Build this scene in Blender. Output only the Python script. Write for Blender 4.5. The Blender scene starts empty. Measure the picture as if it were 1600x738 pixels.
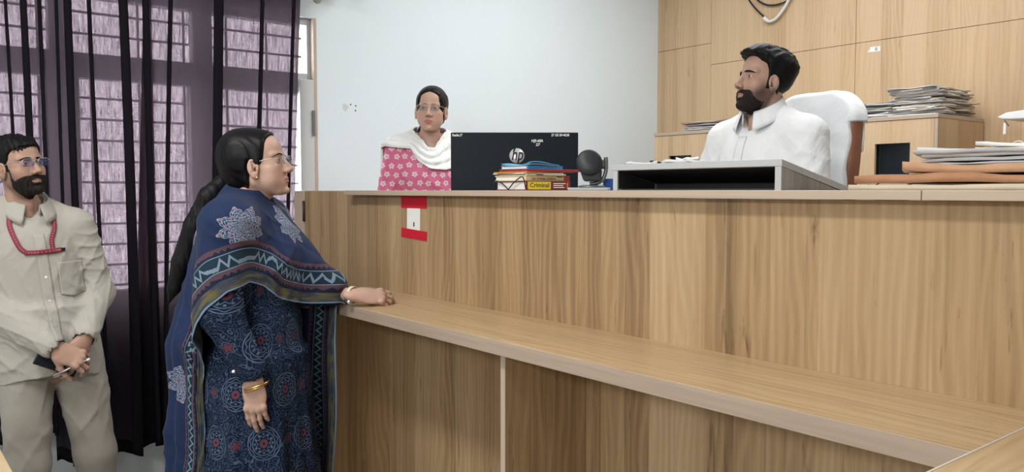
import bpy, bmesh, math, random
import numpy as np
from mathutils import Matrix, Vector

# ---------------------------------------------------------------- camera, sky, lamps, exposure
SC = bpy.context.scene
COL = SC.collection
PI = math.pi
CAM_H = 1.42
FPX = 1280.0
cam_data = bpy.data.cameras.new('camera')
cam_data.sensor_width = 36.0
cam_data.lens = 36.0 * FPX / 1600.0
cam_data.clip_start = 0.05
cam = bpy.data.objects.new('camera', cam_data)
COL.objects.link(cam)
cam.location = (0, 0, CAM_H)
CAM_YAW = math.radians(38.55)
CAM_PITCH = math.atan(71 / FPX)
_f = Vector((-math.cos(CAM_YAW) * math.cos(CAM_PITCH), math.sin(CAM_YAW) * math.cos(CAM_PITCH), -math.sin(CAM_PITCH)))
cam.rotation_euler = _f.to_track_quat('-Z', 'Y').to_euler()
SC.camera = cam

world = bpy.data.worlds.new('daylight')
SC.world = world
world.use_nodes = True
wb = world.node_tree.nodes['Background']
wb.inputs[0].default_value = (0.95, 0.965, 1.0, 1)
wb.inputs[1].default_value = 13.0

SC.view_settings.view_transform = 'Standard'
SC.view_settings.look = 'None'
SC.view_settings.exposure = 0.0
SC.view_settings.gamma = 1.0
SC.view_settings.use_curve_mapping = False


def area(name, loc, target, sx, sy, power, col=(1, 1, 1)):
    l = bpy.data.lights.new(name, 'AREA')
    l.shape = 'RECTANGLE'
    l.size, l.size_y = sx, sy
    l.energy = power
    l.color = col
    o = bpy.data.objects.new(name, l)
    COL.objects.link(o)
    o.location = loc
    o.rotation_euler = (Vector(target) - Vector(loc)).to_track_quat('-Z', 'Y').to_euler()
    return o


area('ceiling_lamp_public', (-1.6, -0.3, 3.12), (-1.6, -0.3, 0), 1.6, 0.35, 62, (1, 0.985, 0.96))
area('ceiling_lamp_dais', (-2.0, 3.0, 3.12), (-2.0, 3.1, 0), 2.4, 1.2, 53, (0.97, 0.985, 1.0))
area('wall_tube_lamp', (0.2, -2.3, 2.35), (-1.6, 1.5, 1.1), 2.4, 0.25, 62, (1, 0.99, 0.97))

# ---------------------------------------------------------------- small helpers
RNG = random.Random(7)


def link(o, parent=None):
    COL.objects.link(o)
    if parent is not None:
        o.parent = parent
    return o


def tag(o, label=None, cat=None, group=None, kind=None):
    if label:
        o['label'] = label
    if cat:
        o['category'] = cat
    if group:
        o['group'] = group
    if kind:
        o['kind'] = kind
    return o


def thing(name, label, cat, loc=(0, 0, 0), rotz=0.0, group=None):
    o = bpy.data.objects.new(name, None)
    o.empty_display_size = 0.1
    link(o)
    o.location = loc
    o.rotation_euler = (0, 0, rotz)
    return tag(o, label, cat, group)


def np_mesh(name, v, f, smooth=True):
    """vertices (n,3), faces (m,k) of one size k"""
    me = bpy.data.meshes.new(name)
    v = np.asarray(v, np.float32)
    f = np.asarray(f, np.int32)
    me.vertices.add(len(v))
    me.vertices.foreach_set('co', v.ravel())
    k = f.shape[1]
    me.loops.add(f.size)
    me.loops.foreach_set('vertex_index', f.ravel())
    me.polygons.add(len(f))
    me.polygons.foreach_set('loop_start', np.arange(0, f.size, k, dtype=np.int32))
    me.update(calc_edges=True)
    me.polygons.foreach_set('use_smooth', np.full(len(f), smooth))
    return me


def set_col(me, name, c):
    a = me.attributes.new(name, 'FLOAT_COLOR', 'POINT')
    c = np.asarray(c, np.float32)
    if c.shape[1] == 3:
        c = np.hstack([c, np.ones((len(c), 1), np.float32)])
    a.data.foreach_set('color', c.ravel())


def set_vec(me, name, c):
    a = me.attributes.new(name, 'FLOAT_VECTOR', 'POINT')
    a.data.foreach_set('vector', np.asarray(c, np.float32).ravel())


def obj(name, me, mat, parent=None, label=None):
    o = bpy.data.objects.new(name, me)
    me.name = name
    for m in (mat if isinstance(mat, (list, tuple)) else [mat]):
        me.materials.append(m)
    link(o, parent)
    if label:
        o['label'] = label
    return o


def crom(pts, n=8):
    """Catmull-Rom through the points"""
    p = np.asarray(pts, float)
    p = np.vstack([2 * p[0] - p[1], p, 2 * p[-1] - p[-2]])
    out = []
    for i in range(1, len(p) - 2):
        for t in np.linspace(0, 1, n, endpoint=False):
            a, b, c, d = p[i - 1], p[i], p[i + 1], p[i + 2]
            out.append(0.5 * ((2 * b) + (-a + c) * t + (2 * a - 5 * b + 4 * c - d) * t * t + (-a + 3 * b - 3 * c + d) * t ** 3))
    out.append(p[-2])
    return np.array(out)


class MB:
    """collects simple solids; build() links them as ONE mesh object"""

    def __init__(s):
        s.v, s.f, s.m = [], [], []
        s.sm = []

    def add(s, v, f, mi=0, smooth=False):
        b = len(s.v)
        s.v += [tuple(map(float, x)) for x in v]
        for q in f:
            s.f.append(tuple(int(i) + b for i in q))
            s.m.append(mi)
            s.sm.append(smooth)
        return s

    def box(s, lo, hi, mi=0, M=None):
        x0, y0, z0 = lo
        x1, y1, z1 = hi
        v = [(x0, y0, z0), (x1, y0, z0), (x1, y1, z0), (x0, y1, z0), (x0, y0, z1), (x1, y0, z1), (x1, y1, z1), (x0, y1, z1)]
        if M is not None:
            v = [tuple(M @ Vector(p)) for p in v]
        return s.add(v, [(0, 3, 2, 1), (4, 5, 6, 7), (0, 1, 5, 4), (1, 2, 6, 5), (2, 3, 7, 6), (3, 0, 4, 7)], mi)

    def prism(s, poly, axis, a, b, mi=0, M=None):
        """polygon extruded along an axis from a to b"""
        n = len(poly)

        def pt(q, t):
            if axis == 'x':
                p = (t, q[0], q[1])
            elif axis == 'y':
                p = (q[0], t, q[1])
            else:
                p = (q[0], q[1], t)
            return tuple(M @ Vector(p)) if M is not None else p
        v = [pt(q, a) for q in poly] + [pt(q, b) for q in poly]
        f = [tuple(range(n))[::-1], tuple(range(n, 2 * n))] + [(i, (i + 1) % n, n + (i + 1) % n, n + i) for i in range(n)]
        return s.add(v, f, mi)

    def tube(s, pts, r, n=8, mi=0, smooth=True, flat=1.0):
        p = np.asarray(pts, float)
        rr = np.broadcast_to(np.asarray(r, float), (len(p),))
        t = np.gradient(p, axis=0)
        t /= np.linalg.norm(t, axis=1)[:, None] + 1e-12
        up = np.array([0, 0, 1.0]) if abs(t[0][2]) < 0.9 else np.array([1.0, 0, 0])
        v = []
        a = np.cross(t[0], up)
        a /= np.linalg.norm(a)
        for i in range(len(p)):
            a = a - t[i] * (a @ t[i])
            a /= np.linalg.norm(a) + 1e-12
            b = np.cross(t[i], a)
            for k in range(n):
                w = 2 * PI * k / n
                v.append(p[i] + rr[i] * (math.cos(w) * a + flat * math.sin(w) * b))
        f = []
        for i in range(len(p) - 1):
            for k in range(n):
                f.append((i * n + k, i * n + (k + 1) % n, (i + 1) * n + (k + 1) % n, (i + 1) * n + k))
        f.append(tuple(range(n))[::-1])
        f.append(tuple((len(p) - 1) * n + k for k in range(n)))
        return s.add(v, f, mi, smooth)

    def lathe(s, prof, n=24, M=None, mi=0):
        """(r, z) profile about z, closed with caps"""
        v = []
        for r, z in prof:
            for k in range(n):
                w = 2 * PI * k / n
                q = Vector((r * math.cos(w), r * math.sin(w), z))
                v.append(tuple(M @ q) if M is not None else tuple(q))
        f = []
        for i in range(len(prof) - 1):
            for k in range(n):
                f.append((i * n + k, i * n + (k + 1) % n, (i + 1) * n + (k + 1) % n, (i + 1) * n + k))
        f.append(tuple(range(n))[::-1])
        f.append(tuple((len(prof) - 1) * n + k for k in range(n)))
        return s.add(v, f, mi, True)

    def build(s, name, mat, parent=None, bevel=0.0, label=None, seg=2):
        me = bpy.data.meshes.new(name)
        me.from_pydata(s.v, [], s.f)
        me.polygons.foreach_set('material_index', s.m)
        me.polygons.foreach_set('use_smooth', s.sm)
        bm = bmesh.new()
        bm.from_mesh(me)
        bmesh.ops.recalc_face_normals(bm, faces=bm.faces)
        bm.to_mesh(me)
        bm.free()
        o = obj(name, me, mat, parent, label)
        if bevel:
            b = o.modifiers.new('bevel', 'BEVEL')
            b.width = bevel
            b.segments = seg
            b.limit_method = 'ANGLE'
            b.angle_limit = math.radians(40)
        return o


def grid_mesh(name, P, thick=0.0, uv=None, smooth=True, closed_u=False):
    """P (nu,nv,3) -> mesh; thick > 0 makes a solid sheet"""
    nu, nv = P.shape[:2]
    idx = np.arange(nu * nv).reshape(nu, nv)
    if closed_u:
        idx = np.vstack([idx, idx[:1]])
    f = np.stack([idx[:-1, :-1], idx[1:, :-1], idx[1:, 1:], idx[:-1, 1:]], -1).reshape(-1, 4)
    v = P.reshape(-1, 3)
    if thick:
        du = np.gradient(P, axis=0)
        dv = np.gradient(P, axis=1)
        nn = np.cross(du, dv)
        nn /= np.linalg.norm(nn, axis=2)[..., None] + 1e-12
        v2 = (P - nn * thick).reshape(-1, 3)
        n = nu * nv
        edge = []
        loops = [list(idx[:, 0]), list(idx[-1, :]), list(idx[::-1, -1]), list(idx[0, ::-1])] if not closed_u else [list(idx[:, 0]), list(idx[::-1, -1])]
        for lp in loops:
            for a, b in zip(lp[:-1], lp[1:]):
                edge.append((b, a, a + n, b + n))
        f = np.vstack([f, f[:, ::-1] + n, np.array(edge)])
        v = np.vstack([v, v2])
        if uv is not None:
            uv = np.concatenate([uv.reshape(-1, uv.shape[-1])] * 2)
    elif uv is not None:
        uv = uv.reshape(-1, uv.shape[-1])
    me = np_mesh(name, v, f, smooth)
    if uv is not None:
        u3 = np.zeros((len(v), 3), np.float32)
        u3[:, :uv.shape[1]] = uv
        set_vec(me, 'puv', u3)
    return me


# ---------------------------------------------------------------- material helpers
class S:
    """a node socket with arithmetic"""

    def __init__(s, nt, sock):
        s.nt, s.k = nt, sock

    def _m(s, op, *o):
        n = s.nt.nodes.new('ShaderNodeMath')
        n.operation = op
        for i, x in enumerate((s,) + o):
            if isinstance(x, S):
                s.nt.links.new(x.k, n.inputs[i])
            else:
                n.inputs[i].default_value = x
        return S(s.nt, n.outputs[0])

    def __add__(s, o): return s._m('ADD', o)
    def __radd__(s, o): return s._m('ADD', o)
    def __sub__(s, o): return s._m('SUBTRACT', o)
    def __mul__(s, o): return s._m('MULTIPLY', o)
    def __rmul__(s, o): return s._m('MULTIPLY', o)
    def __truediv__(s, o): return s._m('DIVIDE', o)
    def __neg__(s): return s._m('MULTIPLY', -1.0)
    def abs(s): return s._m('ABSOLUTE')
    def frac(s): return s._m('FRACT')
    def floor(s): return s._m('FLOOR')
    def sin(s): return s._m('SINE')
    def cos(s): return s._m('COSINE')
    def sqrt(s): return s._m('SQRT')
    def pow(s, o): return s._m('POWER', o)
    def lt(s, o): return s._m('LESS_THAN', o)
    def gt(s, o): return s._m('GREATER_THAN', o)
    def min(s, o): return s._m('MINIMUM', o)
    def max(s, o): return s._m('MAXIMUM', o)
    def atan2(s, o): return s._m('ARCTAN2', o)
    def mod(s, o): return s._m('MODULO', o)
    def pp(s, o): return s._m('PINGPONG', o)
    def sat(s): return s._m('MAXIMUM', 0.0)._m('MINIMUM', 1.0)


class Mat:
    def __init__(s, name, rough=0.6, spec=0.3, base=(0.5, 0.5, 0.5), metal=0.0, sheen=0.0):
        s.m = bpy.data.materials.new(name)
        s.m.use_nodes = True
        s.nt = s.m.node_tree
        s.b = s.nt.nodes['Principled BSDF']
        s.b.inputs['Roughness'].default_value = rough
        s.b.inputs['Specular IOR Level'].default_value = spec
        s.b.inputs['Base Color'].default_value = (*base, 1)
        s.b.inputs['Metallic'].default_value = metal
        if sheen:
            s.b.inputs['Sheen Weight'].default_value = sheen

    def coord(s, kind='Object'):
        n = s.nt.nodes.new('ShaderNodeTexCoord')
        return s.sep(n.outputs[kind])

    def sep(s, sock):
        n = s.nt.nodes.new('ShaderNodeSeparateXYZ')
        s.nt.links.new(sock, n.inputs[0])
        return [S(s.nt, o) for o in n.outputs]

    def attr(s, name):
        n = s.nt.nodes.new('ShaderNodeAttribute')
        n.attribute_name = name
        return n

    def vec(s, x, y, z=0.0):
        n = s.nt.nodes.new('ShaderNodeCombineXYZ')
        for i, q in enumerate((x, y, z)):
            if isinstance(q, S):
                s.nt.links.new(q.k, n.inputs[i])
            else:
                n.inputs[i].default_value = q
        return S(s.nt, n.outputs[0])

    def noise(s, v, scale=1.0, detail=2.0, rough=0.5, dist=0.0):
        n = s.nt.nodes.new('ShaderNodeTexNoise')
        s.nt.links.new(v.k, n.inputs['Vector'])
        n.inputs['Scale'].default_value = scale
        n.inputs['Detail'].default_value = detail
        n.inputs['Roughness'].default_value = rough
        n.inputs['Distortion'].default_value = dist
        return S(s.nt, n.outputs[0])

    def white(s, x):
        n = s.nt.nodes.new('ShaderNodeTexWhiteNoise')
        n.noise_dimensions = '1D'
        s.nt.links.new(x.k, n.inputs['W'])
        return S(s.nt, n.outputs[0])

    def white2(s, v):
        n = s.nt.nodes.new('ShaderNodeTexWhiteNoise')
        n.noise_dimensions = '2D'
        s.nt.links.new(v.k, n.inputs['Vector'])
        return S(s.nt, n.outputs[0])

    def mix(s, fac, a, b):
        n = s.nt.nodes.new('ShaderNodeMix')
        n.data_type = 'RGBA'
        if isinstance(fac, S):
            s.nt.links.new(fac.k, n.inputs[0])
        else:
            n.inputs[0].default_value = fac
        for i, q in ((6, a), (7, b)):
            if isinstance(q, S):
                s.nt.links.new(q.k, n.inputs[i])
            else:
                n.inputs[i].default_value = (*q, 1)
        return S(s.nt, n.outputs[2])

    def ramp(s, fac, stops):
        n = s.nt.nodes.new('ShaderNodeValToRGB')
        s.nt.links.new(fac.k, n.inputs[0])
        e = n.color_ramp.elements
        while len(e) < len(stops):
            e.new(0.5)
        for q, (p, c) in zip(e, stops):
            q.position = p
            q.color = (*c, 1)
        return S(s.nt, n.outputs[0])

    def color(s, sock):
        s.nt.links.new(sock.k, s.b.inputs['Base Color'])
        return s

    def bump(s, h, strength=0.3, dist=0.002):
        n = s.nt.nodes.new('ShaderNodeBump')
        n.inputs['Strength'].default_value = strength
        n.inputs['Distance'].default_value = dist
        s.nt.links.new(h.k, n.inputs['Height'])
        s.nt.links.new(n.outputs[0], s.b.inputs['Normal'])
        return s


def plain(name, base, rough=0.6, spec=0.3, metal=0.0, var=0.06, scale=30, bump=0.0):
    m = Mat(name, rough, spec, base, metal)
    x, y, z = m.coord()
    n = m.noise(m.vec(x, y, z), scale, 3)
    m.color(m.mix(n, tuple(c * (1 - var) for c in base), tuple(min(1, c * (1 + var)) for c in base)))
    if bump:
        m.bump(n, bump, 0.004)
    return m.m


def wood(name, dark, mid, light, axis='z', strip=0.085, rough=0.42, contrast=1.0, spec=0.35):
    """laminate with straight grain; axis = direction of the grain"""
    m = Mat(name, rough, spec)
    x, y, z = m.coord()
    if axis == 'z':
        a, b = z, x + y * 1.0
    elif axis == 'x':
        a, b = x, y + z
    else:
        a, b = y, x + z
    wob = m.noise(m.vec(b * 3.0, a * 0.6), 1.0, 2)
    cell = ((b + wob * 0.02) / strip).floor()
    cell2 = (b / (strip * 2.7) + 0.31).floor()
    tone = m.white(cell) * 0.6 + m.white(cell2 + 17.3) * 0.4
    fine = m.noise(m.vec(b * 140.0, a * 2.2, cell), 1.0, 4, 0.6)
    lf = m.noise(m.vec(b * 16.0, a * 0.9, cell * 3.1), 1.0, 3, 0.55, 0.4)
    cath = ((b * 260.0) + m.noise(m.vec(b * 7.0, a * 1.6, cell * 1.7), 1.0, 2) * 34.0).sin() * 0.5 + 0.5
    knot = m.noise(m.vec(b * 26.0, a * 3.0, cell * 5.0), 1.0, 4, 0.65, 1.2)
    knot = (knot - 0.62).max(0.0) * 3.2
    val = tone * 0.38 + fine * 0.30 + lf * 0.40 + cath.pow(1.5) * 0.13 * (m.noise(m.vec(b * 5.0, a * 0.8, 3.0), 1.0, 1) * 1.6).sat() - knot * 0.75 - 0.085
    val = (val - 0.5) * contrast + 0.5
    m.color(m.ramp(val, [(0.18, dark), (0.5, mid), (0.85, light)]))
    m.bump(fine, 0.05, 0.001)
    return m.m


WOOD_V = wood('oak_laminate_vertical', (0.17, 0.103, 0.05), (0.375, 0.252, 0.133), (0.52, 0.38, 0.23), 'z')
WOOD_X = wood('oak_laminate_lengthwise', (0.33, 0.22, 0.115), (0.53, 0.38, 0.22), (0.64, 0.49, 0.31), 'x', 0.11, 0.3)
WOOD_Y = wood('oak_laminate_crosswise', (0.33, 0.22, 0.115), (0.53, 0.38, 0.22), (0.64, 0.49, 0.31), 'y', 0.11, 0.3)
WOOD_WALL = wood('honey_laminate_wall', (0.40, 0.265, 0.15), (0.585, 0.42, 0.255), (0.67, 0.51, 0.34), 'z', 0.12, 0.4, 0.85)
EDGE = wood('pale_edge_banding', (0.36, 0.28, 0.21), (0.47, 0.375, 0.29), (0.55, 0.455, 0.36), 'x', 0.01, 0.45, 0.6)
EDGE_G = wood('grey_brown_edge_banding', (0.26, 0.195, 0.145), (0.36, 0.28, 0.215), (0.43, 0.345, 0.27), 'x', 0.01, 0.45, 0.8)
EDGE_V = wood('pale_edge_banding_upright', (0.36, 0.28, 0.21), (0.45, 0.36, 0.28), (0.52, 0.43, 0.34), 'z', 0.01, 0.45, 0.6)
GREY_WOOD = wood('grey_laminate', (0.20, 0.19, 0.18), (0.33, 0.315, 0.30), (0.46, 0.445, 0.43), 'z', 0.03, 0.45, 0.9)
GREY_EDGE = plain('grey_edge_banding', (0.47, 0.48, 0.49), 0.45, 0.3, 0, 0.04)
WHITE_WALL = plain('white_wall_paint', (0.745, 0.83, 0.875), 0.75, 0.2, 0, 0.02, 3)
CEIL = plain('ceiling_paint', (0.80, 0.80, 0.79), 0.8, 0.2, 0, 0.02, 3)
FLOOR_M = plain('floor_tile', (0.52, 0.49, 0.45), 0.35, 0.4, 0, 0.06, 4)
FRAME_M = plain('window_frame_paint', (0.60, 0.62, 0.62), 0.5, 0.3, 0, 0.04, 12)
JAMB_M = plain('window_jamb', (0.52, 0.42, 0.35), 0.6, 0.2, 0, 0.08, 12)
BLACK = plain('black_plastic', (0.012, 0.016, 0.022), 0.38, 0.4, 0, 0.1, 60)
DARK = plain('dark_recess', (0.012, 0.014, 0.018), 0.55, 0.25)
STEEL = plain('brushed_steel', (0.55, 0.56, 0.57), 0.3, 0.5, 1.0, 0.05)
BAR_M = plain('grill_iron', (0.05, 0.045, 0.045), 0.5, 0.3)
WHITE_P = plain('white_plastic', (0.82, 0.83, 0.83), 0.4, 0.4)
# ---------------------------------------------------------------- the setting
XL, YB, ZC = -3.95, 4.47, 3.15          # left wall, rear wall, ceiling
DAIS = 0.45


def struct(name, mb, mat, parent=None, bevel=0.0):
    o = mb.build(name, mat, parent, bevel)
    if parent is None:
        o['kind'] = 'structure'
    return o


struct('floor', MB().box((XL - 0.25, -3.2, -0.1), (3.2, YB + 0.2, 0)), FLOOR_M)
struct('ceiling', MB().box((XL - 0.25, -3.2, ZC), (3.2, YB + 0.2, ZC + 0.1)), CEIL)
struct('floor_dais', MB().box((XL, 1.62, 0.0), (3.0, YB, DAIS)), FLOOR_M)
# left wall with the window opening
WY0, WY1, WZ0, WZ1 = 0.10, 1.85, 0.90, 2.30
wl = MB()
wl.box((XL - 0.22, -3.2, 0), (XL, WY0, ZC)).box((XL - 0.22, WY1, 0), (XL, YB + 0.2, ZC))
wl.box((XL - 0.22, WY0, 0), (XL, WY1, WZ0)).box((XL - 0.22, WY0, WZ1), (XL, WY1, ZC))
wall_left = struct('wall_left', wl, WHITE_WALL)
struct('wall_right', MB().box((3.0, -3.2, 0), (3.2, YB + 0.2, ZC)), WHITE_WALL)
struct('wall_front', MB().box((XL - 0.22, -3.2, 0), (3.2, -3.0, ZC)), WHITE_WALL)
wall_back = struct('wall_back', MB().box((XL - 0.22, YB + 0.012, 0), (3.2, YB + 0.2, ZC)), DARK)
# laminate wall panels, each its own board with a recessed joint
cuts = [XL, -3.485, -2.47, -1.45, -0.43, 0.59, 1.61, 3.0]
for i in range(len(cuts) - 1):
    zj = 2.257 if i != 0 else 2.40
    g = 0.0013
    MB().box((cuts[i] + g, YB, DAIS), (cuts[i + 1] - g, YB + 0.012, zj - g)).build('panel', WOOD_WALL, wall_back, 0.0008)
    MB().box((cuts[i] + g, YB, zj + g), (cuts[i + 1] - g, YB + 0.012, ZC)).build('panel', WOOD_WALL, wall_back, 0.0008)
# chipped plaster and old screw holes on the white wall
CHIP = plain('bare_plaster', (0.62, 0.66, 0.68), 0.9, 0.1, 0, 0.15, 90)
chip = MB()
w = [2 * PI * k / 14 for k in range(14)]
chip.prism([(2.022 + (0.017 + 0.004 * math.sin(3 * t + 1)) * math.cos(t), 1.858 + (0.019 + 0.004 * math.sin(4 * t)) * math.sin(t)) for t in w], 'x', XL - 0.001, XL + 0.0012)
chip.build('plaster_patch', CHIP, wall_left, label='chipped round patch of bare plaster')
for (yy, zz) in ((2.055, 1.875), (2.085, 1.87), (2.083, 1.845)):
    MB().lathe([(0.004, -0.001), (0.004, 0.0012)], 8, Matrix.Translation((XL, yy, zz)) @ Matrix.Rotation(PI / 2, 4, 'Y')).build('screw_hole', DARK, wall_left)

# window: outer frame, mullions, transom, sashes, panes and an iron grill
GLASS = bpy.data.materials.new('window_glass')
GLASS.use_nodes = True
_nt = GLASS.node_tree
_nt.nodes.clear()
_o = _nt.nodes.new('ShaderNodeOutputMaterial')
_t = _nt.nodes.new('ShaderNodeBsdfTransparent')
_t.inputs[0].default_value = (0.93, 0.95, 0.95, 1)
_g = _nt.nodes.new('ShaderNodeBsdfGlossy')
_g.inputs['Roughness'].default_value = 0.02
_x = _nt.nodes.new('ShaderNodeMixShader')
_x.inputs[0].default_value = 0.05
_nt.links.new(_t.outputs[0], _x.inputs[1])
_nt.links.new(_g.outputs[0], _x.inputs[2])
_nt.links.new(_x.outputs[0], _o.inputs[0])

win = thing('window_1', None, None, (0, 0, 0))
win['kind'] = 'structure'
xf0, xf1 = XL - 0.10, XL - 0.03
fr = MB()
fr.box((xf0, WY0, WZ0), (xf1, WY0 + 0.06, WZ1)).box((xf0, WY1 - 0.025, WZ0), (xf1, WY1, WZ1))
fr.box((xf0, WY0 + 0.06, WZ0), (xf1, WY1 - 0.025, WZ0 + 0.05)).box((xf0, WY0 + 0.06, WZ1 - 0.035), (xf1, WY1 - 0.025, WZ1))
fr.build('frame', FRAME_M, win, 0.003)
fr = MB()
fr.box((xf0, WY0 + 0.06, 1.93), (xf1, WY1 - 0.025, 2.02))
fr.build('transom', FRAME_M, win, 0.003)
mull = [0.70, 1.30]
for my in mull:
    MB().box((xf0 + 0.002, my - 0.045, WZ0 + 0.05), (xf1 - 0.002, my + 0.045, WZ1 - 0.035)).build('mullion', FRAME_M, win, 0.003)
MB().box((XL - 0.22, WY1 - 0.005, WZ0 + 0.0), (XL + 0.006, WY1 + 0.012, WZ1)).build('jamb', JAMB_M, win, 0.002, label='beige side jamb')
MB().box((XL - 0.02, WY0 - 0.05, WZ0 - 0.03), (XL + 0.02, WY1 + 0.03, WZ0)).build('sill', FRAME_M, win, 0.003)
edges = [WY0 + 0.06] + [q for my in mull for q in (my - 0.045, my + 0.045)] + [WY1 - 0.025]
for k in range(3):
    y0, y1 = edges[2 * k], edges[2 * k + 1]
    for (z0, z1) in ((WZ0 + 0.05, 1.93), (2.02, WZ1 - 0.035)):
        MB().box((xf0 + 0.03, y0, z0), (xf0 + 0.034, y1, z1)).build('pane', GLASS, win)
    # casement sash
    s_ = MB()
    z0, z1 = WZ0 + 0.05, 1.93
    t_ = 0.02
    s_.box((xf0 + 0.015, y0, z0), (xf1 + 0.01, y0 + t_, z1)).box((xf0 + 0.015, y1 - t_, z0), (xf1 + 0.01, y1, z1))
    s_.box((xf0 + 0.015, y0 + t_, z0), (xf1 + 0.01, y1 - t_, z0 + t_)).box((xf0 + 0.015, y0 + t_, z1 - t_), (xf1 + 0.01, y1 - t_, z1))
    s_.build('sash', FRAME_M, win, 0.002)
zz = WZ0 + 0.085
while zz < WZ1 - 0.04:
    MB().tube([(xf0 - 0.03, WY0 + 0.0, zz), (xf0 - 0.03, WY1 - 0.0, zz)], 0.006, 6).build('grill_bar', BAR_M, win)
    zz += 0.0945
yy = WY0 + 0.12
while yy < WY1:
    MB().tube([(xf0 - 0.042, yy, WZ0), (xf0 - 0.042, yy, WZ1)], 0.006, 6).build('grill_bar', BAR_M, win)
    yy += 0.205
# the casement standing a little open at the right end, with its handle
op = MB()
op.box((XL - 0.028, WY1 - 0.084, WZ0 + 0.02), (XL + 0.012, WY1 - 0.006, 1.985))
op.build('sash_stile', FRAME_M, win, 0.004)
hd = MB()
hd.box((XL + 0.012, WY1 - 0.022, 1.70), (XL + 0.024, WY1 - 0.008, 1.83)).box((XL + 0.0, WY1 - 0.02, 1.752), (XL + 0.014, WY1 - 0.01, 1.778))
hd.build('handle', plain('handle_grey', (0.16, 0.17, 0.17), 0.5), win, 0.003, label='dark grey window handle')

# ---------------------------------------------------------------- curtains
def curtain_mat():
    m = bpy.data.materials.new('purple_slub_curtain')
    m.use_nodes = True
    nt = m.node_tree
    nt.nodes.clear()
    h = Mat.__new__(Mat)
    h.m, h.nt = m, nt
    x, y, z = h.sep(h.attr('puv').outputs['Vector'])
    slub = h.noise(h.vec(x * 520.0, y * 26.0), 1.0, 3, 0.75)
    slub2 = h.noise(h.vec(x * 90.0, y * 9.0), 1.0, 2, 0.6)
    weft = h.noise(h.vec(x * 20.0, y * 500.0), 1.0, 1)
    op_ = (slub - 0.5) * 1.5 + (slub2 - 0.5) * 0.8 + (weft - 0.5) * 0.35
    tr = (op_ * 0.118 + 0.033).max(0.007)._m('MINIMUM', 0.115)
    out = nt.nodes.new('ShaderNodeOutputMaterial')
    dif = nt.nodes.new('ShaderNodeBsdfDiffuse')
    dif.inputs[0].default_value = (0.026, 0.024, 0.032, 1)
    trl = nt.nodes.new('ShaderNodeBsdfTranslucent')
    trl.inputs[0].default_value = (0.056, 0.041, 0.049, 1)
    tp = nt.nodes.new('ShaderNodeBsdfTransparent')
    tp.inputs[0].default_value = (0.98, 0.77, 0.87, 1)
    m1 = nt.nodes.new('ShaderNodeMixShader')
    m1.inputs[0].default_value = 0.5
    m2 = nt.nodes.new('ShaderNodeMixShader')
    nt.links.new(dif.outputs[0], m1.inputs[1])
    nt.links.new(trl.outputs[0], m1.inputs[2])
    nt.links.new(tr.k, m2.inputs[0])
    nt.links.new(m1.outputs[0], m2.inputs[1])
    nt.links.new(tp.outputs[0], m2.inputs[2])
    nt.links.new(m2.outputs[0], out.inputs[0])
    return m


CURT = curtain_mat()
BIND = plain('curtain_hem_tape', (0.02, 0.016, 0.026), 0.8, 0.1)


def curtain(y0, y1, zb, folds, label, seed, zt=2.47, lean=0.0, flat=()):
    """a hanging cloth; folds = list of (centre y, half width, depth) S-pleats that overlap themselves"""
    rng = np.random.default_rng(seed)
    n = 420
    s = np.linspace(0, 1, n)
    y = y0 + (y1 - y0) * s
    x = 0.012 * np.sin(s * 9 + seed) + 0.006 * np.sin(s * 31 + 2 * seed)
    yy, xx = y.copy(), x.copy()
    for (c, hw, dp) in folds:
        t = (y - c) / hw
        wgt = np.exp(-t * t * 1.6)
        xx = xx + dp * wgt
        yy = yy - 3.0 * hw * t * np.exp(-t * t * 1.3)     # sides of the pleat cross over: three layers
    nv = 40
    zs = np.linspace(0, 1, nv)
    P = np.zeros((n, nv, 3))
    arc = np.concatenate([[0], np.cumsum(np.hypot(np.diff(xx), np.diff(yy)))])
    for j, v in enumerate(zs):
        z = zt + (zb - zt) * v
        amp = 0.85 + 0.3 * v
        P[:, j, 0] = XL + 0.115 + xx * amp + 0.004 * np.sin(5 * v + arc * 8)
        P[:, j, 1] = yy + lean * (v - 0.3) + 0.006 * np.sin(3.1 * v + s * 7 + seed)
        P[:, j, 2] = z + (0.012 * np.sin(s * 14 + seed) + 0.008 * np.sin(s * 37)) * v
    uv = np.zeros((n, nv, 2))
    uv[..., 0] = arc[:, None]
    uv[..., 1] = P[..., 2]
    t = thing('curtain', label, 'curtain', (0, 0, 0), 0)
    obj('cloth', grid_mesh('cloth', P, 0, uv), CURT, t)
    Q = P[:, -2:, :].copy()
    Q[..., 0] += 0.0015
    obj('hem', grid_mesh('hem', Q, 0.0012, uv[:, -2:]), CURT, t)
    k = max(3, int((y1 - y0) / 0.11))
    for i in range(k):
        j = int((i + 0.5) / k * n)
        q = P[j, 0]
        MB().tube([(q[0] + 0.02 * math.cos(a), q[1] + 0.004, 2.435 + 0.02 * math.sin(a)) for a in np.linspace(0, 2 * PI, 17)], 0.004, 6).build('eyelet', STEEL, t)
    return t


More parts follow.
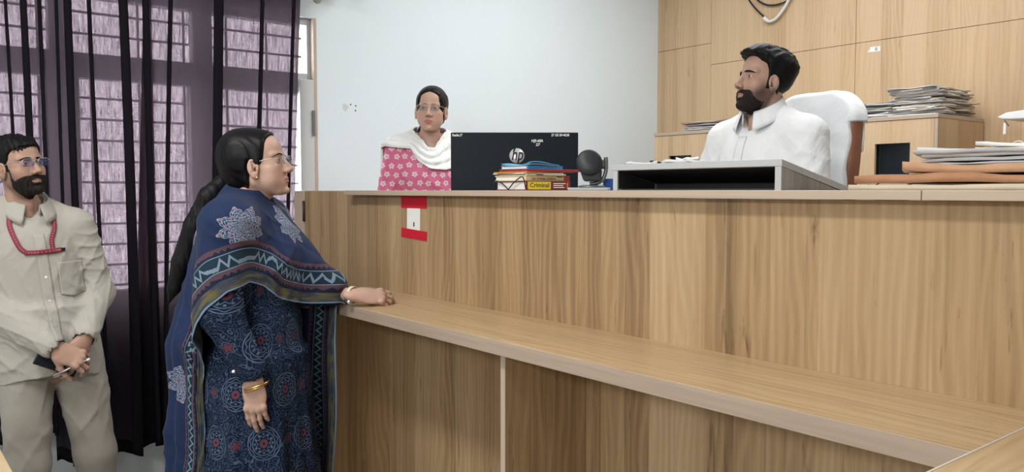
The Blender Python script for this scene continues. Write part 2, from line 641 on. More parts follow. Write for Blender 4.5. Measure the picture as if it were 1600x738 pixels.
curtain(0.03, 0.612, 0.40, [(0.30, 0.02, 0.05), (0.40, 0.015, 0.04), (0.480, 0.011, 0.03), (0.538, 0.021, 0.05), (0.596, 0.011, 0.03)],
        'dark purple curtain hanging behind the bearded man, nearest the left edge', 1, lean=0.03)
curtain(0.605, 1.04, 0.275, [(0.660, 0.012, 0.03), (0.707, 0.024, 0.06), (0.790, 0.015, 0.04), (0.905, 0.034, 0.07), (1.0, 0.022, 0.06)],
        'dark purple curtain with deep folds hanging between the bearded man and the woman in blue', 2, lean=0.02)
curtain(0.985, 1.715, 0.33, [(1.10, 0.016, 0.04), (1.297, 0.042, 0.06), (1.50, 0.014, 0.04), (1.672, 0.013, 0.035)],
        'flat sheer dark purple curtain behind the head of the woman in blue', 3, lean=-0.085)
rod = thing('curtain_rod', 'steel curtain rod with a round finial at the top of the white wall', 'curtain rod')
MB().tube([(XL + 0.115, -0.6, 2.435), (XL + 0.115, 1.94, 2.435)], 0.0095, 10).build('pole', STEEL, rod)
MB().lathe([(0.0, -0.0), (0.012, 0.0), (0.012, 0.012), (0.022, 0.02), (0.03, 0.036), (0.028, 0.052), (0.016, 0.066), (0.0, 0.07)], 20,
           Matrix.Translation((XL + 0.115, 1.935, 2.435)) @ Matrix.Rotation(-PI / 2, 4, 'X')).build('finial', STEEL, rod)
br = MB()
br.tube([(XL, 1.87, 2.40), (XL + 0.05, 1.87, 2.40), (XL + 0.115, 1.87, 2.42)], 0.008, 8)
br.lathe([(0.024, 0), (0.024, 0.006), (0.014, 0.012)], 16, Matrix.Translation((XL, 1.87, 2.40)) @ Matrix.Rotation(PI / 2, 4, 'Y'))
br.lathe([(0.016, -0.012), (0.016, 0.012)], 16, Matrix.Translation((XL + 0.115, 1.87, 2.435)) @ Matrix.Rotation(PI / 2, 4, 'X'))
br.build('bracket', STEEL, rod)
br = MB()
br.tube([(XL, -0.5, 2.40), (XL + 0.05, -0.5, 2.40), (XL + 0.115, -0.5, 2.42)], 0.008, 8)
br.build('bracket', STEEL, rod)

# ---------------------------------------------------------------- the court counter
FY, TY = 1.53, 1.49                       # panel face, top board front edge
TOPZ = CAM_H + 0.0005
LED = 1.05
ctr = thing('dais_counter', 'long oak laminate court counter with a standing ledge in front of the dais', 'counter', (-1.2, FY, 0))


def world_part(mb, name, mat, par, bevel=0.0, label=None):
    o = mb.build(name, mat, None, bevel, label)
    o.parent = par
    o.matrix_parent_inverse = Matrix.Translation(par.location).inverted()
    return o


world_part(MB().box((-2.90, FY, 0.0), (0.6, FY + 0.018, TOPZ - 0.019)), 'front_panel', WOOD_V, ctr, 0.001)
for (a, b) in ((-2.93, -0.6935), (-0.692, 0.63)):
    world_part(MB().box((a, TY, TOPZ - 0.018), (b, 1.735 if a < -1 else 2.1, TOPZ)), 'top_board', EDGE, ctr, 0.0015)
world_part(MB().box((-1.85, 1.735, TOPZ - 0.018), (-0.6935, 2.02, TOPZ)), 'top_board', EDGE, ctr, 0.001)
world_part(MB().box((-2.90, FY + 0.018, DAIS), (-2.882, 1.73, TOPZ - 0.018)), 'end_panel', WOOD_V, ctr, 0.001)
# ledge
lb = MB()
lb.box((-2.80, 1.2225, LED - 0.0365), (-0.4885, FY, LED))
world_part(lb, 'ledge_board', WOOD_X, ctr, 0.001)
world_part(MB().box((-2.80, 1.2205, LED - 0.036), (-0.4885, 1.2225, LED - 0.0005)), 'ledge_edge', EDGE_G, ctr, 0.0006, 'pale grey-brown edge banding')
for fx in (-2.632, -1.606):
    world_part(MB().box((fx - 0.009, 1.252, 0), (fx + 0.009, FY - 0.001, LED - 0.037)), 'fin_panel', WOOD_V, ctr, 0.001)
    world_part(MB().box((fx - 0.0092, 1.25, 0), (fx + 0.0092, 1.252, LED - 0.037)), 'fin_edge', EDGE_V, ctr, 0.0004, 'pale edge banding')
world_part(MB().box((-0.43, 1.252, 0), (-0.412, FY - 0.001, LED - 0.037)), 'fin_panel', WOOD_V, ctr, 0.001)
# desk surface behind the parapet
dk = thing('clerk_desk', 'low laminate desk behind the counter top that carries the black monitor', 'desk', (-2.45, 2.0, DAIS))
world_part(MB().box((-2.875, 1.742, 1.20), (-2.02, 2.13, 1.222)), 'desk_board', WOOD_X, dk, 0.001)
world_part(MB().box((-2.04, 1.745, DAIS), (-2.022, 2.12, 1.20)), 'desk_side', WOOD_V, dk, 0.001)
world_part(MB().box((-2.87, 1.745, DAIS), (-2.852, 2.12, 1.20)), 'desk_side', WOOD_V, dk, 0.001)

# returning ledge at the right
rl = thing('return_ledge', 'oak laminate ledge returning towards the viewer in the lower right corner', 'counter', (0, 1.2, 0))
world_part(MB().box((-0.484, 0.62, LED - 0.036), (0.35, FY, LED + 0.001)), 'ledge_board', WOOD_Y, rl, 0.001)
world_part(MB().box((-0.4875, 0.62, LED - 0.036), (-0.484, FY, LED + 0.0016)), 'ledge_edge', plain('worn_edge', (0.62, 0.55, 0.47), 0.5), rl, 0.0006, 'pale worn joint edge')
world_part(MB().box((-0.40, 0.66, 0), (-0.382, FY, LED - 0.036)), 'side_panel', WOOD_V, rl, 0.001)
world_part(MB().box((0.28, 0.66, 0), (0.298, FY, LED - 0.036)), 'side_panel', WOOD_V, rl, 0.001)

# swing gate between counter and wall
gate = thing('swing_gate', 'oak laminate swing gate on a hinge between the counter and the window wall', 'gate', (-3.1, FY, 0))
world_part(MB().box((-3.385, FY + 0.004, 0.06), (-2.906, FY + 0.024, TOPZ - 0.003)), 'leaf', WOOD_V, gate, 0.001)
world_part(MB().box((-3.385, FY + 0.004, TOPZ - 0.003), (-2.906, FY + 0.024, TOPZ - 0.001)), 'edge', EDGE, gate)
HINGE = plain('dark_hinge', (0.03, 0.028, 0.026), 0.45, 0.4)
for z in (1.33, 0.35):
    world_part(MB().tube([(-3.389, FY - 0.001, z - 0.045), (-3.389, FY - 0.001, z + 0.045)], 0.0055, 8), 'hinge', HINGE, gate)
post = tag(MB().box((-3.495, FY + 0.002, 0), (-3.394, FY + 0.10, TOPZ - 0.001)).build('gate_post', EDGE_V, None, 0.002), 'pale laminate gate post beside the window curtain', 'post')

# lawyers' table whose far edge shows in the lower left corner
tb = thing('wooden_table', 'tan wooden table whose far corner shows at the lower left edge', 'table', (-2.2, -0.1, 0))
world_part(MB().box((-3.0, -0.5, 0.73), (-1.35, 0.262, 0.76)), 'table_top', WOOD_X, tb, 0.003)
for lx in (-2.95, -1.45):
    for ly in (-0.45, 0.17):
        world_part(MB().box((lx, ly, 0), (lx + 0.05, ly + 0.05, 0.73)), 'leg', WOOD_V, tb, 0.002)
# ---------------------------------------------------------------- lettering
_tc = [0]


def text(s, size, M, mat, parent=None, name='lettering', depth=0.0004, shear=0.0, width=None, bold=0.0, label=None):
    """flat lettering; M places its local x-right, y-up plane"""
    cu = bpy.data.curves.new(name, 'FONT')
    cu.body = s
    cu.size = size
    cu.extrude = depth
    cu.shear = shear
    cu.offset = bold
    cu.align_x = 'CENTER'
    cu.align_y = 'CENTER'
    cu.resolution_u = 3
    o = bpy.data.objects.new(name, cu)
    COL.objects.link(o)
    bpy.context.view_layer.update()
    dg = bpy.context.evaluated_depsgraph_get()
    me = bpy.data.meshes.new_from_object(o.evaluated_get(dg))
    bpy.data.objects.remove(o)
    if width:
        xs = [v.co.x for v in me.vertices]
        k = width / max(1e-6, max(xs) - min(xs))
        me.transform(Matrix.Diagonal((k, 1, 1, 1)))
    me.transform(M)
    me.materials.clear()
    return obj(name, me, mat, parent, label)


def frame(o, xr, yu):
    """matrix whose local x = xr, y = yu"""
    x = Vector(xr).normalized()
    y = Vector(yu)
    y = (y - x * y.dot(x)).normalized()
    z = x.cross(y)
    M = Matrix((x, y, z)).transposed().to_4x4()
    M.translation = Vector(o)
    return M


INK = plain('black_ink', (0.015, 0.015, 0.018), 0.6)
CHALK = plain('white_paint_marker', (0.85, 0.87, 0.87), 0.6)
PAPER = plain('white_paper', (0.80, 0.80, 0.78), 0.75, 0.15, 0, 0.06, 25)


def pages_mat(name, base, lo=0.72):
    m = Mat(name, 0.8, 0.15)
    x, y, z = m.coord()
    n = m.noise(m.vec(x * 3.0, y * 3.0, z * 900.0), 1.0, 2, 0.7)
    m.color(m.ramp(n, [(0.3, tuple(c * lo for c in base)), (0.6, base)]))
    return m.m


PAGES = pages_mat('page_edges', (0.80, 0.79, 0.75))

# ---------------------------------------------------------------- notice card taped to the counter front
card = thing('notice_card', 'small white notice card taped to the counter front with red tape', 'notice', (-2.475, FY, 1.33))
cm = MB()
cm.box((-0.045, -0.0012, -0.07), (0.041, -0.0002, 0.068), M=Matrix.Rotation(math.radians(1.5), 4, 'Y'))
cm.build('card', PAPER, card)
RED = plain('red_cloth_tape', (0.55, 0.012, 0.03), 0.55, 0.3, 0, 0.12, 60)
MB().box((-0.083, -0.0022, -0.021), (0.085, -0.0013, 0.021), M=Matrix.Translation((0, 0, 0.049))).build('tape', RED, card)
MB().box((-0.083, -0.0022, -0.0165), (0.085, -0.0013, 0.0165), M=Matrix.Translation((0, 0, -0.064)) @ Matrix.Rotation(math.radians(3.2), 4, 'Y')).build('tape', RED, card)
mk = MB()
mk.box((-0.002, -0.0016, -0.037), (0.005, -0.0011, -0.021))
mk.build('printed_mark', INK, card)

# ---------------------------------------------------------------- monitor
mon = thing('computer_monitor', 'black computer monitor seen from behind on the desk with white handwriting', 'monitor', (-2.432, 1.95, 1.222), math.radians(51.45))
m_ = MB()
m_.box((-0.2415, 0.0, 0.128), (0.2415, 0.018, 0.418))
m_.build('back_shell', plain('monitor_shell', (0.005, 0.010, 0.016), 0.45, 0.2, 0, 0.1, 200), mon, 0.003)
MB().box((-0.241, 0.0185, 0.1285), (0.241, 0.030, 0.4175)).build('screen_bezel', BLACK, mon, 0.002)
MB().box((-0.232, 0.0305, 0.142), (0.232, 0.0312, 0.41)).build('screen', plain('screen_glass', (0.01, 0.01, 0.012), 0.12, 0.5), mon)
m_ = MB()
m_.box((-0.03, -0.022, 0.012), (0.03, -0.002, 0.24))
m_.build('stand_neck', BLACK, mon, 0.004)
MB().box((-0.10, -0.075, 0.0), (0.10, 0.09, 0.012)).build('stand_base', BLACK, mon, 0.004)
MBK = frame((0, -0.0012, 0), (1, 0, 0), (0, 0, 1))
lg = MB()
lg.lathe([(0.0, 0.0), (0.0285, 0.0), (0.0285, 0.0016), (0.0, 0.0016)], 40, Matrix.Translation((0.009, 0.0002, 0.330)) @ Matrix.Rotation(PI / 2, 4, 'X'))
logo = lg.build('logo_disc', plain('logo_silver', (0.62, 0.64, 0.65), 0.35, 0.5, 0.3), mon, label='round silver logo disc')
text('hp', 0.066, Matrix.Translation((0.0095, -0.0022, 0.3335)) @ frame((0, 0, 0), (1, 0, 0), (0, 0, 1)), DARK, logo, 'logo_letters', 0.0003, 0.28, 0.044, 0.0004)
# the strokes of the letters run on to the rim of the disc
for (xa, za, xb, zb) in ((-0.0035, 0.346, 0.002, 0.3585), (0.0165, 0.312, 0.0125, 0.3015)):
    MB().prism([(xa - 0.0028, za), (xa + 0.0028, za), (xb + 0.0028, zb), (xb - 0.0028, zb)], 'y', -0.0026, -0.0012).build('logo_stroke', DARK, logo)
for (s_, px_, pz, wd, sz) in (('Reader,17', -0.217, 0.4075, 0.038, 0.013), ('27 155 50+4E.08', 0.173, 0.4075, 0.068, 0.0125), ('HJS-68A', 0.086, 0.386, 0.044, 0.014), ('27', 0.088, 0.3715, 0.017, 0.014)):
    text(s_, sz, frame((px_, -0.0004, pz), (1, 0, 0), (0, 0, 1)), CHALK, mon, 'handwriting', 0.0002, 0.1, wd, 0.00035)

# ---------------------------------------------------------------- book stack
def book(name, label, w, d, t, cover, pages, z, yaw=0.0, dx=0.0, dy=0.0, hard=0.003, soft=False, over=0.003):
    """pages show on the -y side, the spine on the +x side; near corner at (-1.875+dx, 1.55+dy)"""
    b = thing(name, label, 'book', (-1.875 + dx, 1.55 + dy, z), yaw)
    p = MB()
    p.box((-w + over, over, hard), (-0.006, d - over, t - hard))
    p.build('pages', pages, b)
    c = MB()
    c.box((-w, 0, 0), (0, d, hard)).box((-w, 0, t - hard), (0, d, t)).box((-0.006, 0, hard), (0, d, t - hard))
    c.build('cover', cover, b, min(0.0012, hard * 0.4))
    return b


def cov(name, c, r=0.45):
    return plain(name, c, r, 0.35, 0, 0.08, 40)


z = TOPZ
b = book('law_book', 'thick maroon law book with a yellow spine panel, bottom of the stack', 0.150, 0.176, 0.0280, cov('maroon_cloth', (0.20, 0.03, 0.025)), PAGES, z, 0.0, over=0.004)
SPN = lambda y, zz: frame((0.0006, y, zz), (0, 1, 0), (0, 0, 1))
MB().box((0.0001, 0.004, 0.003), (0.0006, 0.094, 0.026)).build('spine_panel', cov('yellow_panel', (0.80, 0.62, 0.04)), b, label='yellow spine panel')
text('Criminal', 0.019, SPN(0.05, 0.0155), INK, b, 'title_lettering', 0.0002, 0, 0.075, 0.0002)
for zz, ln in ((0.0195, 0.05), (0.0135, 0.04), (0.0075, 0.045)):
    MB().box((0.0001, 0.105, zz), (0.0005, 0.105 + ln, zz + 0.0026)).build('spine_print', CHALK, b)
MB().box((0.0001, 0.160, 0.004), (0.0005, 0.166, 0.0245)).build('spine_print', cov('orange_print', (0.6, 0.18, 0.05)), b)
z += 0.0282
b = book('law_book', 'cream law book with a red spine end, second from the bottom of the stack', 0.146, 0.182, 0.0168, cov('cream_cover', (0.72, 0.58, 0.30)), PAGES, z, math.radians(2), -0.006, 0.002)
text('Law of Indian Evidence', 0.011, frame((0.0006, 0.072, 0.0075), (0, 1, 0), (0, 0, 1)), cov('brown_ink', (0.2, 0.12, 0.05)), b, 'title_lettering', 0.0002, 0, 0.10)
MB().box((0.0001, 0.156, 0.001), (0.0007, 0.1805, 0.0158)).build('spine_panel', cov('red_panel', (0.42, 0.05, 0.05)), b, label='red end of the spine')
MB().box((0.0001, 0.126, 0.012), (0.0006, 0.15, 0.0145)).build('spine_print', INK, b)
z += 0.0170
b = book('law_book', 'thin dog-eared cream law booklet, third from the bottom of the stack', 0.150, 0.150, 0.0042, cov('faded_cover', (0.62, 0.55, 0.42)), PAGES, z, math.radians(-3), -0.004, 0.004, 0.0012)
MB().box((0.0001, 0.035, 0.001), (0.0006, 0.062, 0.0036)).build('spine_panel', INK, b, label='dark label on the spine')
z += 0.0044
b = book('paper_sheaf', 'folded white paper sheaf jutting out to the left of the book stack', 0.168, 0.150, 0.0028, PAPER, PAPER, z, math.radians(-5), -0.012, -0.004, 0.0012)
z += 0.0030
b = book('law_book', 'thin orange law booklet under the dark red book', 0.150, 0.158, 0.0032, cov('orange_cover', (0.85, 0.42, 0.06)), cov('orange_pages', (0.8, 0.5, 0.15)), z, math.radians(4), -0.002, 0.002, 0.0012)
z += 0.0034
b = book('law_book', 'dark red law book lying right under the blue book', 0.145, 0.205, 0.0080, cov('dark_red_cover', (0.40, 0.03, 0.035)), cov('red_pages', (0.55, 0.12, 0.10)), z, math.radians(-2), -0.002, 0.004, 0.0024)
z += 0.0082
b = book('law_book', 'bright blue law book with white pages near the top of the stack', 0.122, 0.150, 0.0105, cov('bright_blue_cover', (0.02, 0.30, 0.68)), PAGES, z, math.radians(4), -0.010, 0.012, 0.0012)
z += 0.0107
P = np.zeros((14, 10, 3))
for i in range(14):
    for j in range(10):
        u, v = i / 13, j / 9
        P[i, j] = (-0.115 + 0.125 * u, 0.0 + 0.13 * v, 0.0015 + 0.0095 * (abs(2 * u - 1) ** 2) * (1 - 0.5 * v) * (0.55 + 0.45 * u) + 0.003 * math.sin(5 * v))
cv = thing('open_booklet', 'sky blue booklet with a curling cover on top of the book stack', 'booklet', (-1.885, 1.562, z), math.radians(6))
obj('cover', grid_mesh('cover', P, 0.0012), cov('sky_blue_cover', (0.05, 0.42, 0.72), 0.35), cv)
P2 = P.copy()
P2[..., 2] *= 0.45
P2[..., 2] -= 0.0004
P2[..., 0] = -0.11 + (P2[..., 0] + 0.115) * 0.93
obj('pages', grid_mesh('pages', P2, 0.0008), PAPER, cv)
wire = MB()
wire.tube(crom([(-2.035, 1.549, TOPZ + 0.003), (-2.03, 1.545, TOPZ + 0.022), (-2.012, 1.543, TOPZ + 0.0285), (-1.985, 1.543, TOPZ + 0.021), (-1.955, 1.544, TOPZ + 0.003)], 6), 0.0018, 6)
wire.tube(crom([(-1.955, 1.544, TOPZ + 0.003), (-1.93, 1.543, TOPZ + 0.022), (-1.90, 1.54, TOPZ + 0.036), (-1.884, 1.539, TOPZ + 0.040), (-1.8775, 1.541, TOPZ + 0.032), (-1.872, 1.544, TOPZ + 0.003)], 6), 0.0018, 6)
tag(wire.build('black_cable', BLACK), 'thin black cable looping in front of the book stack', 'cable')

# ---------------------------------------------------------------- conference camera
cc = thing('conference_camera', 'black round conference camera on a curved grey bracket beside the book stack', 'camera', (-1.722, 1.66, TOPZ), math.radians(51.45 - 6))
GM = plain('gunmetal', (0.16, 0.175, 0.185), 0.35, 0.5, 0.6)
MB().prism([(-0.062, -0.04), (0.052, -0.04), (0.06, -0.02), (0.06, 0.045), (-0.062, 0.045)], 'z', 0, 0.008).build('base_plate', plain('pale_grey_base', (0.42, 0.46, 0.49), 0.4), cc, 0.002)
MB().lathe([(0.0, 0.008), (0.034, 0.008), (0.034, 0.013), (0.026, 0.0155), (0.0, 0.0155)], 28, Matrix.Translation((0.006, 0, 0)) @ Matrix.Diagonal((1.15, 1, 1, 1))).build('turntable', GM, cc)
ar = MB()
pts = crom([(0.0, 0.002, 0.0195), (0.02, 0.002, 0.021), (0.038, 0.002, 0.032), (0.0465, 0.002, 0.055), (0.0475, 0.002, 0.08), (0.0465, 0.002, 0.096)], 7)
ar.tube(pts, 0.011, 10, flat=0.55)
ar.build('bracket', GM, cc)
Mh = Matrix.Translation((0.0, 0.0, 0.0775)) @ Matrix.Rotation(math.radians(-4), 4, 'Z') @ Matrix.Rotation(math.radians(84), 4, 'X')
hd = MB()
hd.lathe([(0.0, 0.036), (0.031, 0.036), (0.0365, 0.031), (0.0375, 0.015), (0.036, -0.02), (0.031, -0.034), (0.024, -0.036), (0.022, -0.028), (0.0, -0.026)], 36, Mh)
hd.build('camera_head', plain('camera_shell', (0.02, 0.023, 0.027), 0.45, 0.35), cc)
hb = MB()
hb.prism([(-0.030, 0.062), (0.036, 0.062), (0.034, 0.026), (-0.017, 0.026)], 'y', -0.021, 0.021)
hb.build('head_chin', plain('camera_chin', (0.03, 0.033, 0.038), 0.45, 0.35), cc, 0.006)
MB().lathe([(0.0, 0), (0.014, 0), (0.014, 0.012), (0.0, 0.012)], 16, Matrix.Translation((0.032, 0.002, 0.076)) @ Matrix.Rotation(PI / 2, 4, 'Y')).build('pivot', GM, cc)
bb = thing('blue_box', 'small bright blue box standing between the camera and the grey writing slope', 'box', (-1.706, 1.735, TOPZ), math.radians(50))
MB().box((-0.025, -0.009, 0), (0.020, 0.009, 0.034)).build('body', cov('blue_card', (0.03, 0.12, 0.45)), bb, 0.001)
MB().box((-0.0255, -0.0095, 0.028), (0.0205, 0.0095, 0.0345)).build('lid', cov('blue_card_lid', (0.03, 0.13, 0.50)), bb, 0.0008)

# ---------------------------------------------------------------- sloped writing desk on the counter
WX0, WX1, WYF, WYB, WH = -1.576, -1.050, 1.60, 1.905, 0.0695
ws = thing('writing_slope', 'grey laminate writing slope with an open dark front on the counter top', 'writing desk', ((WX0 + WX1) / 2, WYF, TOPZ))
cx = (WX0 + WX1) / 2
hw = (WX1 - WX0) / 2
L = WYB - WYF
tp = MB()
tp.prism([(0, WH - 0.0155), (0, WH), (L, 0.004), (L, 0.0005), (L - 0.055, 0.0005)], 'x', -hw, hw)
tp.build('sloped_top', GREY_EDGE, ws, 0.001)
for (a, b_) in ((-hw + 0.006, -hw + 0.022), (hw - 0.018, hw - 0.002)):
    MB().prism([(0.003, 0.0004), (0.003, WH - 0.0165), (L - 0.065, 0.0012), (L - 0.066, 0.0004)], 'x', a, b_).build('side_panel', GREY_WOOD, ws, 0.0006)
    MB().box((a, 0.0015, 0.0004), (b_, 0.0032, WH - 0.016)).build('side_edge', GREY_EDGE, ws)
MB().box((-hw + 0.022, 0.02, 0.0004), (hw - 0.018, L - 0.08, 0.004)).build('bottom_board', plain('charcoal_board', (0.04, 0.04, 0.042), 0.6), ws)
SHADE_M = plain('opening_shade', (0.018, 0.018, 0.019), 0.7, 0.2)  # near-black sheets added inside, standing for the shade of the deep opening
sl_ = (WH - 0.0155 - 0.0005) / (L - 0.055)
MB().prism([(0.006, WH - 0.0165 - 0.006 * sl_), (0.006, WH - 0.0158 - 0.006 * sl_), (0.17, WH - 0.0158 - 0.17 * sl_), (0.17, WH - 0.0165 - 0.17 * sl_)], 'x', -hw + 0.0225, hw - 0.0185).build('top_shade', SHADE_M, ws)
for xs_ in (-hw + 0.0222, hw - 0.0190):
    MB().prism([(0.006, 0.0045), (0.006, WH - 0.018), (0.15, WH - 0.018 - 0.15 * sl_), (0.15, 0.0045)], 'x', xs_, xs_ + 0.0007).build('side_shade', SHADE_M, ws)
MB().prism([(0.16, 0.004), (0.16, 0.0225), (0.166, 0.0212), (0.166, 0.004)], 'x', -hw + 0.022, hw - 0.018).build('back_stop', plain('charcoal_board_upright', (0.03, 0.03, 0.032), 0.6), ws)


def slab(mb, w, d, t, rng, M, curl=0.02, mi=0, n=11, und=0.0016):
    """a limp sheaf of sheets: w x d x t with a curl and ragged edge"""
    a, b2, c2, e = [rng.uniform(-1, 1) for _ in range(4)]
    top, bot = [], []
    for i in range(n):
        for j in range(n):
            u, v = i / (n - 1) - 0.5, j / (n - 1) - 0.5
            rag = 0.012 * math.sin(9 * v + 6 * a) * (u * 2) ** 5 + 0.004 * math.sin(17 * v + 9 * c2) * (u * 2) ** 7
            zz_ = curl * (max(0, a) * (u + 0.5) ** 3 + max(0, b2) * (0.5 - v) ** 3 + max(0, c2) * (0.5 - u) ** 3) + und * (math.sin(7 * u + 5 * e) * math.sin(6 * v + 3 * c2) + 0.5 * math.sin(19 * u + 11 * v + 4 * a))
            x_, y_ = u * w + rag, v * d + 0.006 * math.sin(8 * u + 5 * b2) * (v * 2) ** 5
            top.append(M @ Vector((x_, y_, t + zz_)))
            bot.append(M @ Vector((x_, y_, max(0.0, zz_ * 0.8 - 0.2 * und))))
    N = n * n
    f = []
    for i in range(n - 1):
        for j in range(n - 1):
            q = i * n + j
            f.append((q, q + n, q + n + 1, q + 1))
            f.append((N + q, N + q + 1, N + q + n + 1, N + q + n))
    ring = [i * n for i in range(n)] + [(n - 1) * n + j for j in range(1, n)] + [i * n + n - 1 for i in range(n - 2, -1, -1)] + [j for j in range(n - 2, 0, -1)]
    for a_, b_ in zip(ring, ring[1:] + ring[:1]):
        f.append((a_, N + a_, N + b_, b_))
    return mb.add(top + bot, f, mi, True)


def papers(name, label, cat, loc, rotz, w, d, t, mats, rng, curl=0.02, group=None, sheets=2, tilt=(0, 0), und=0.0016):
    """a file or sheaf: a cover and sheets inside, each sheet block a part"""
    o = thing(name, label, cat, loc, rotz, group)
    z_ = 0.0
    for k in range(sheets):
        tt = t / sheets
        mb = MB()
        M = Matrix.Translation((rng.uniform(-0.006, 0.006), rng.uniform(-0.006, 0.006), z_)) @ Matrix.Rotation(rng.uniform(-0.04, 0.04), 4, 'Z') @ Matrix.Rotation(tilt[0], 4, 'X') @ Matrix.Rotation(tilt[1], 4, 'Y')
        slab(mb, w, d, tt * 0.92, rng, M, curl, 0, 11, und)
        mb.build('cover' if k == 0 and sheets > 1 else 'sheets', mats[k % len(mats)], o)
        z_ += tt
    return o


P_WHITE = pages_mat('file_paper_white', (0.78, 0.78, 0.77), 0.6)
P_GREY = pages_mat('file_paper_grey', (0.56, 0.57, 0.60), 0.55)
P_CREAM = pages_mat('file_paper_cream', (0.70, 0.63, 0.50), 0.6)
P_BROWN = plain('file_cover_brown', (0.43, 0.225, 0.125), 0.7, 0.2, 0, 0.22, 22, 0.9)
P_TAN = plain('file_cover_tan', (0.52, 0.31, 0.185), 0.7, 0.2, 0, 0.22, 22, 0.9)
P_DARK = plain('file_dark_grey', (0.20, 0.18, 0.175), 0.7, 0.2, 0, 0.2, 20)  # dark grey stock of some file covers and sheets
P_FAWN = plain('file_cover_fawn', (0.62, 0.53, 0.41), 0.7, 0.2, 0, 0.12, 14)

# papers on the slope
sl = math.atan2(WH - 0.004, L)
for (x_, yy_, w_, lb_, n_) in ((-1.478, 0.045, 0.11, 'thin notepad with a dark clip lying left on the grey slope', 2), (-1.352, 0.042, 0.10, 'loose curled paper sheets lying on the grey slope in front of the seated man', 2)):
    o = thing('notepad' if w_ > 0.105 else 'loose_sheets', lb_, 'paper', (x_, WYF + yy_, TOPZ + WH - yy_ * math.tan(sl) + 0.0006), 0)
    rg = random.Random(int(-x_ * 1000))
    mb = MB()
    slab(mb, w_, 0.075, 0.006, rg, Matrix.Rotation(-sl, 4, 'X'), 0.003)
    mb.build('sheets', P_WHITE, o)
    if w_ > 0.105:
        MB().box((0.03, -0.036, 0.0065), (0.05, -0.01, 0.0095), M=Matrix.Rotation(-sl, 4, 'X')).build('clip', INK, o, label='dark clip')
    else:
        mb = MB()
        slab(mb, 0.05, 0.06, 0.003, rg, Matrix.Translation((0.02, 0, 0.0075)) @ Matrix.Rotation(-sl, 4, 'X'), 0.005)
        mb.build('top_sheet', PAPER, o)

# ---------------------------------------------------------------- court files at the right end of the counter
rg = random.Random(11)
YC = 1.80
zc = TOPZ
defs = [
    ('document_file', 'fawn document file lowest in the pile at the right end of the counter', -0.655, 1.745, 0.48, 0.24, 0.012, [P_FAWN], 0.003, 0.0, 1, 0.0012),
    ('document_file', 'long brown paper document file near the bottom of the pile on the counter', -0.615, 1.75, 0.565, 0.235, 0.017, [P_BROWN], 0.009, 0.0, 1, 0.005),
    ('document_file', 'tan paper document file in the middle of the pile on the counter', -0.52, 1.78, 0.56, 0.25, 0.016, [P_TAN], 0.010, 0.02, 1, 0.005),
    ('paper_bundle', 'bluish grey bundle of creased papers above the tan document file', -0.535, 1.80, 0.50, 0.24, 0.010, [P_GREY, P_WHITE], 0.012, -0.03, 2, 0.003),
    ('paper_bundle', 'white bundle of frayed papers near the top of the counter pile', -0.53, 1.80, 0.52, 0.22, 0.011, [P_WHITE, P_GREY, P_WHITE], 0.012, 0.05, 3, 0.003),
    ('document_file', 'cream document folder lying topmost on the counter pile at the right', -0.46, 1.80, 0.46, 0.22, 0.011, [P_CREAM, PAPER], 0.012, -0.10, 2, 0.003),
]
for (nm, lb_, x_, y_, w_, d_, t_, mt, cu_, rz_, ns_, un_) in defs:
    papers(nm, lb_, 'document file' if 'file' in nm else 'papers', (x_, y_, zc), rz_, w_, d_, t_, mt, rg, cu_, 'court files piled at the right end of the counter', ns_, (0, 0), un_)
    zc += t_ + 0.002
rl_ = MB()
for k in range(3):
    r0 = 0.0045 + 0.003 * k
    rl_.tube([(-0.822, 1.70, TOPZ + 0.045), (-0.79, 1.85, TOPZ + 0.046)], r0, 12, flat=0.9) if k == 2 else None
tag(rl_.build('rolled_paper', P_GREY), 'rolled grey-blue paper poking out left of the counter files', 'paper')
tick = thing('pen_mark_slip', 'pale slip with a black pen tick tucked under the brown file on the counter', 'paper', (-0.86, 1.628, TOPZ))
MB().box((-0.03, 0.0, 0.0), (0.075, 0.02, 0.018)).build('slip', P_FAWN, tick, 0.001)
MB().tube([(-0.005, -0.0006, 0.012), (0.003, -0.0006, 0.006), (0.018, -0.0006, 0.0145)], 0.0009, 5).build('tick_mark', INK, tick)

# ---------------------------------------------------------------- filing cabinets against the rear wall
CF, CT = 3.95, 1.78
YW_ = YB - 0.022


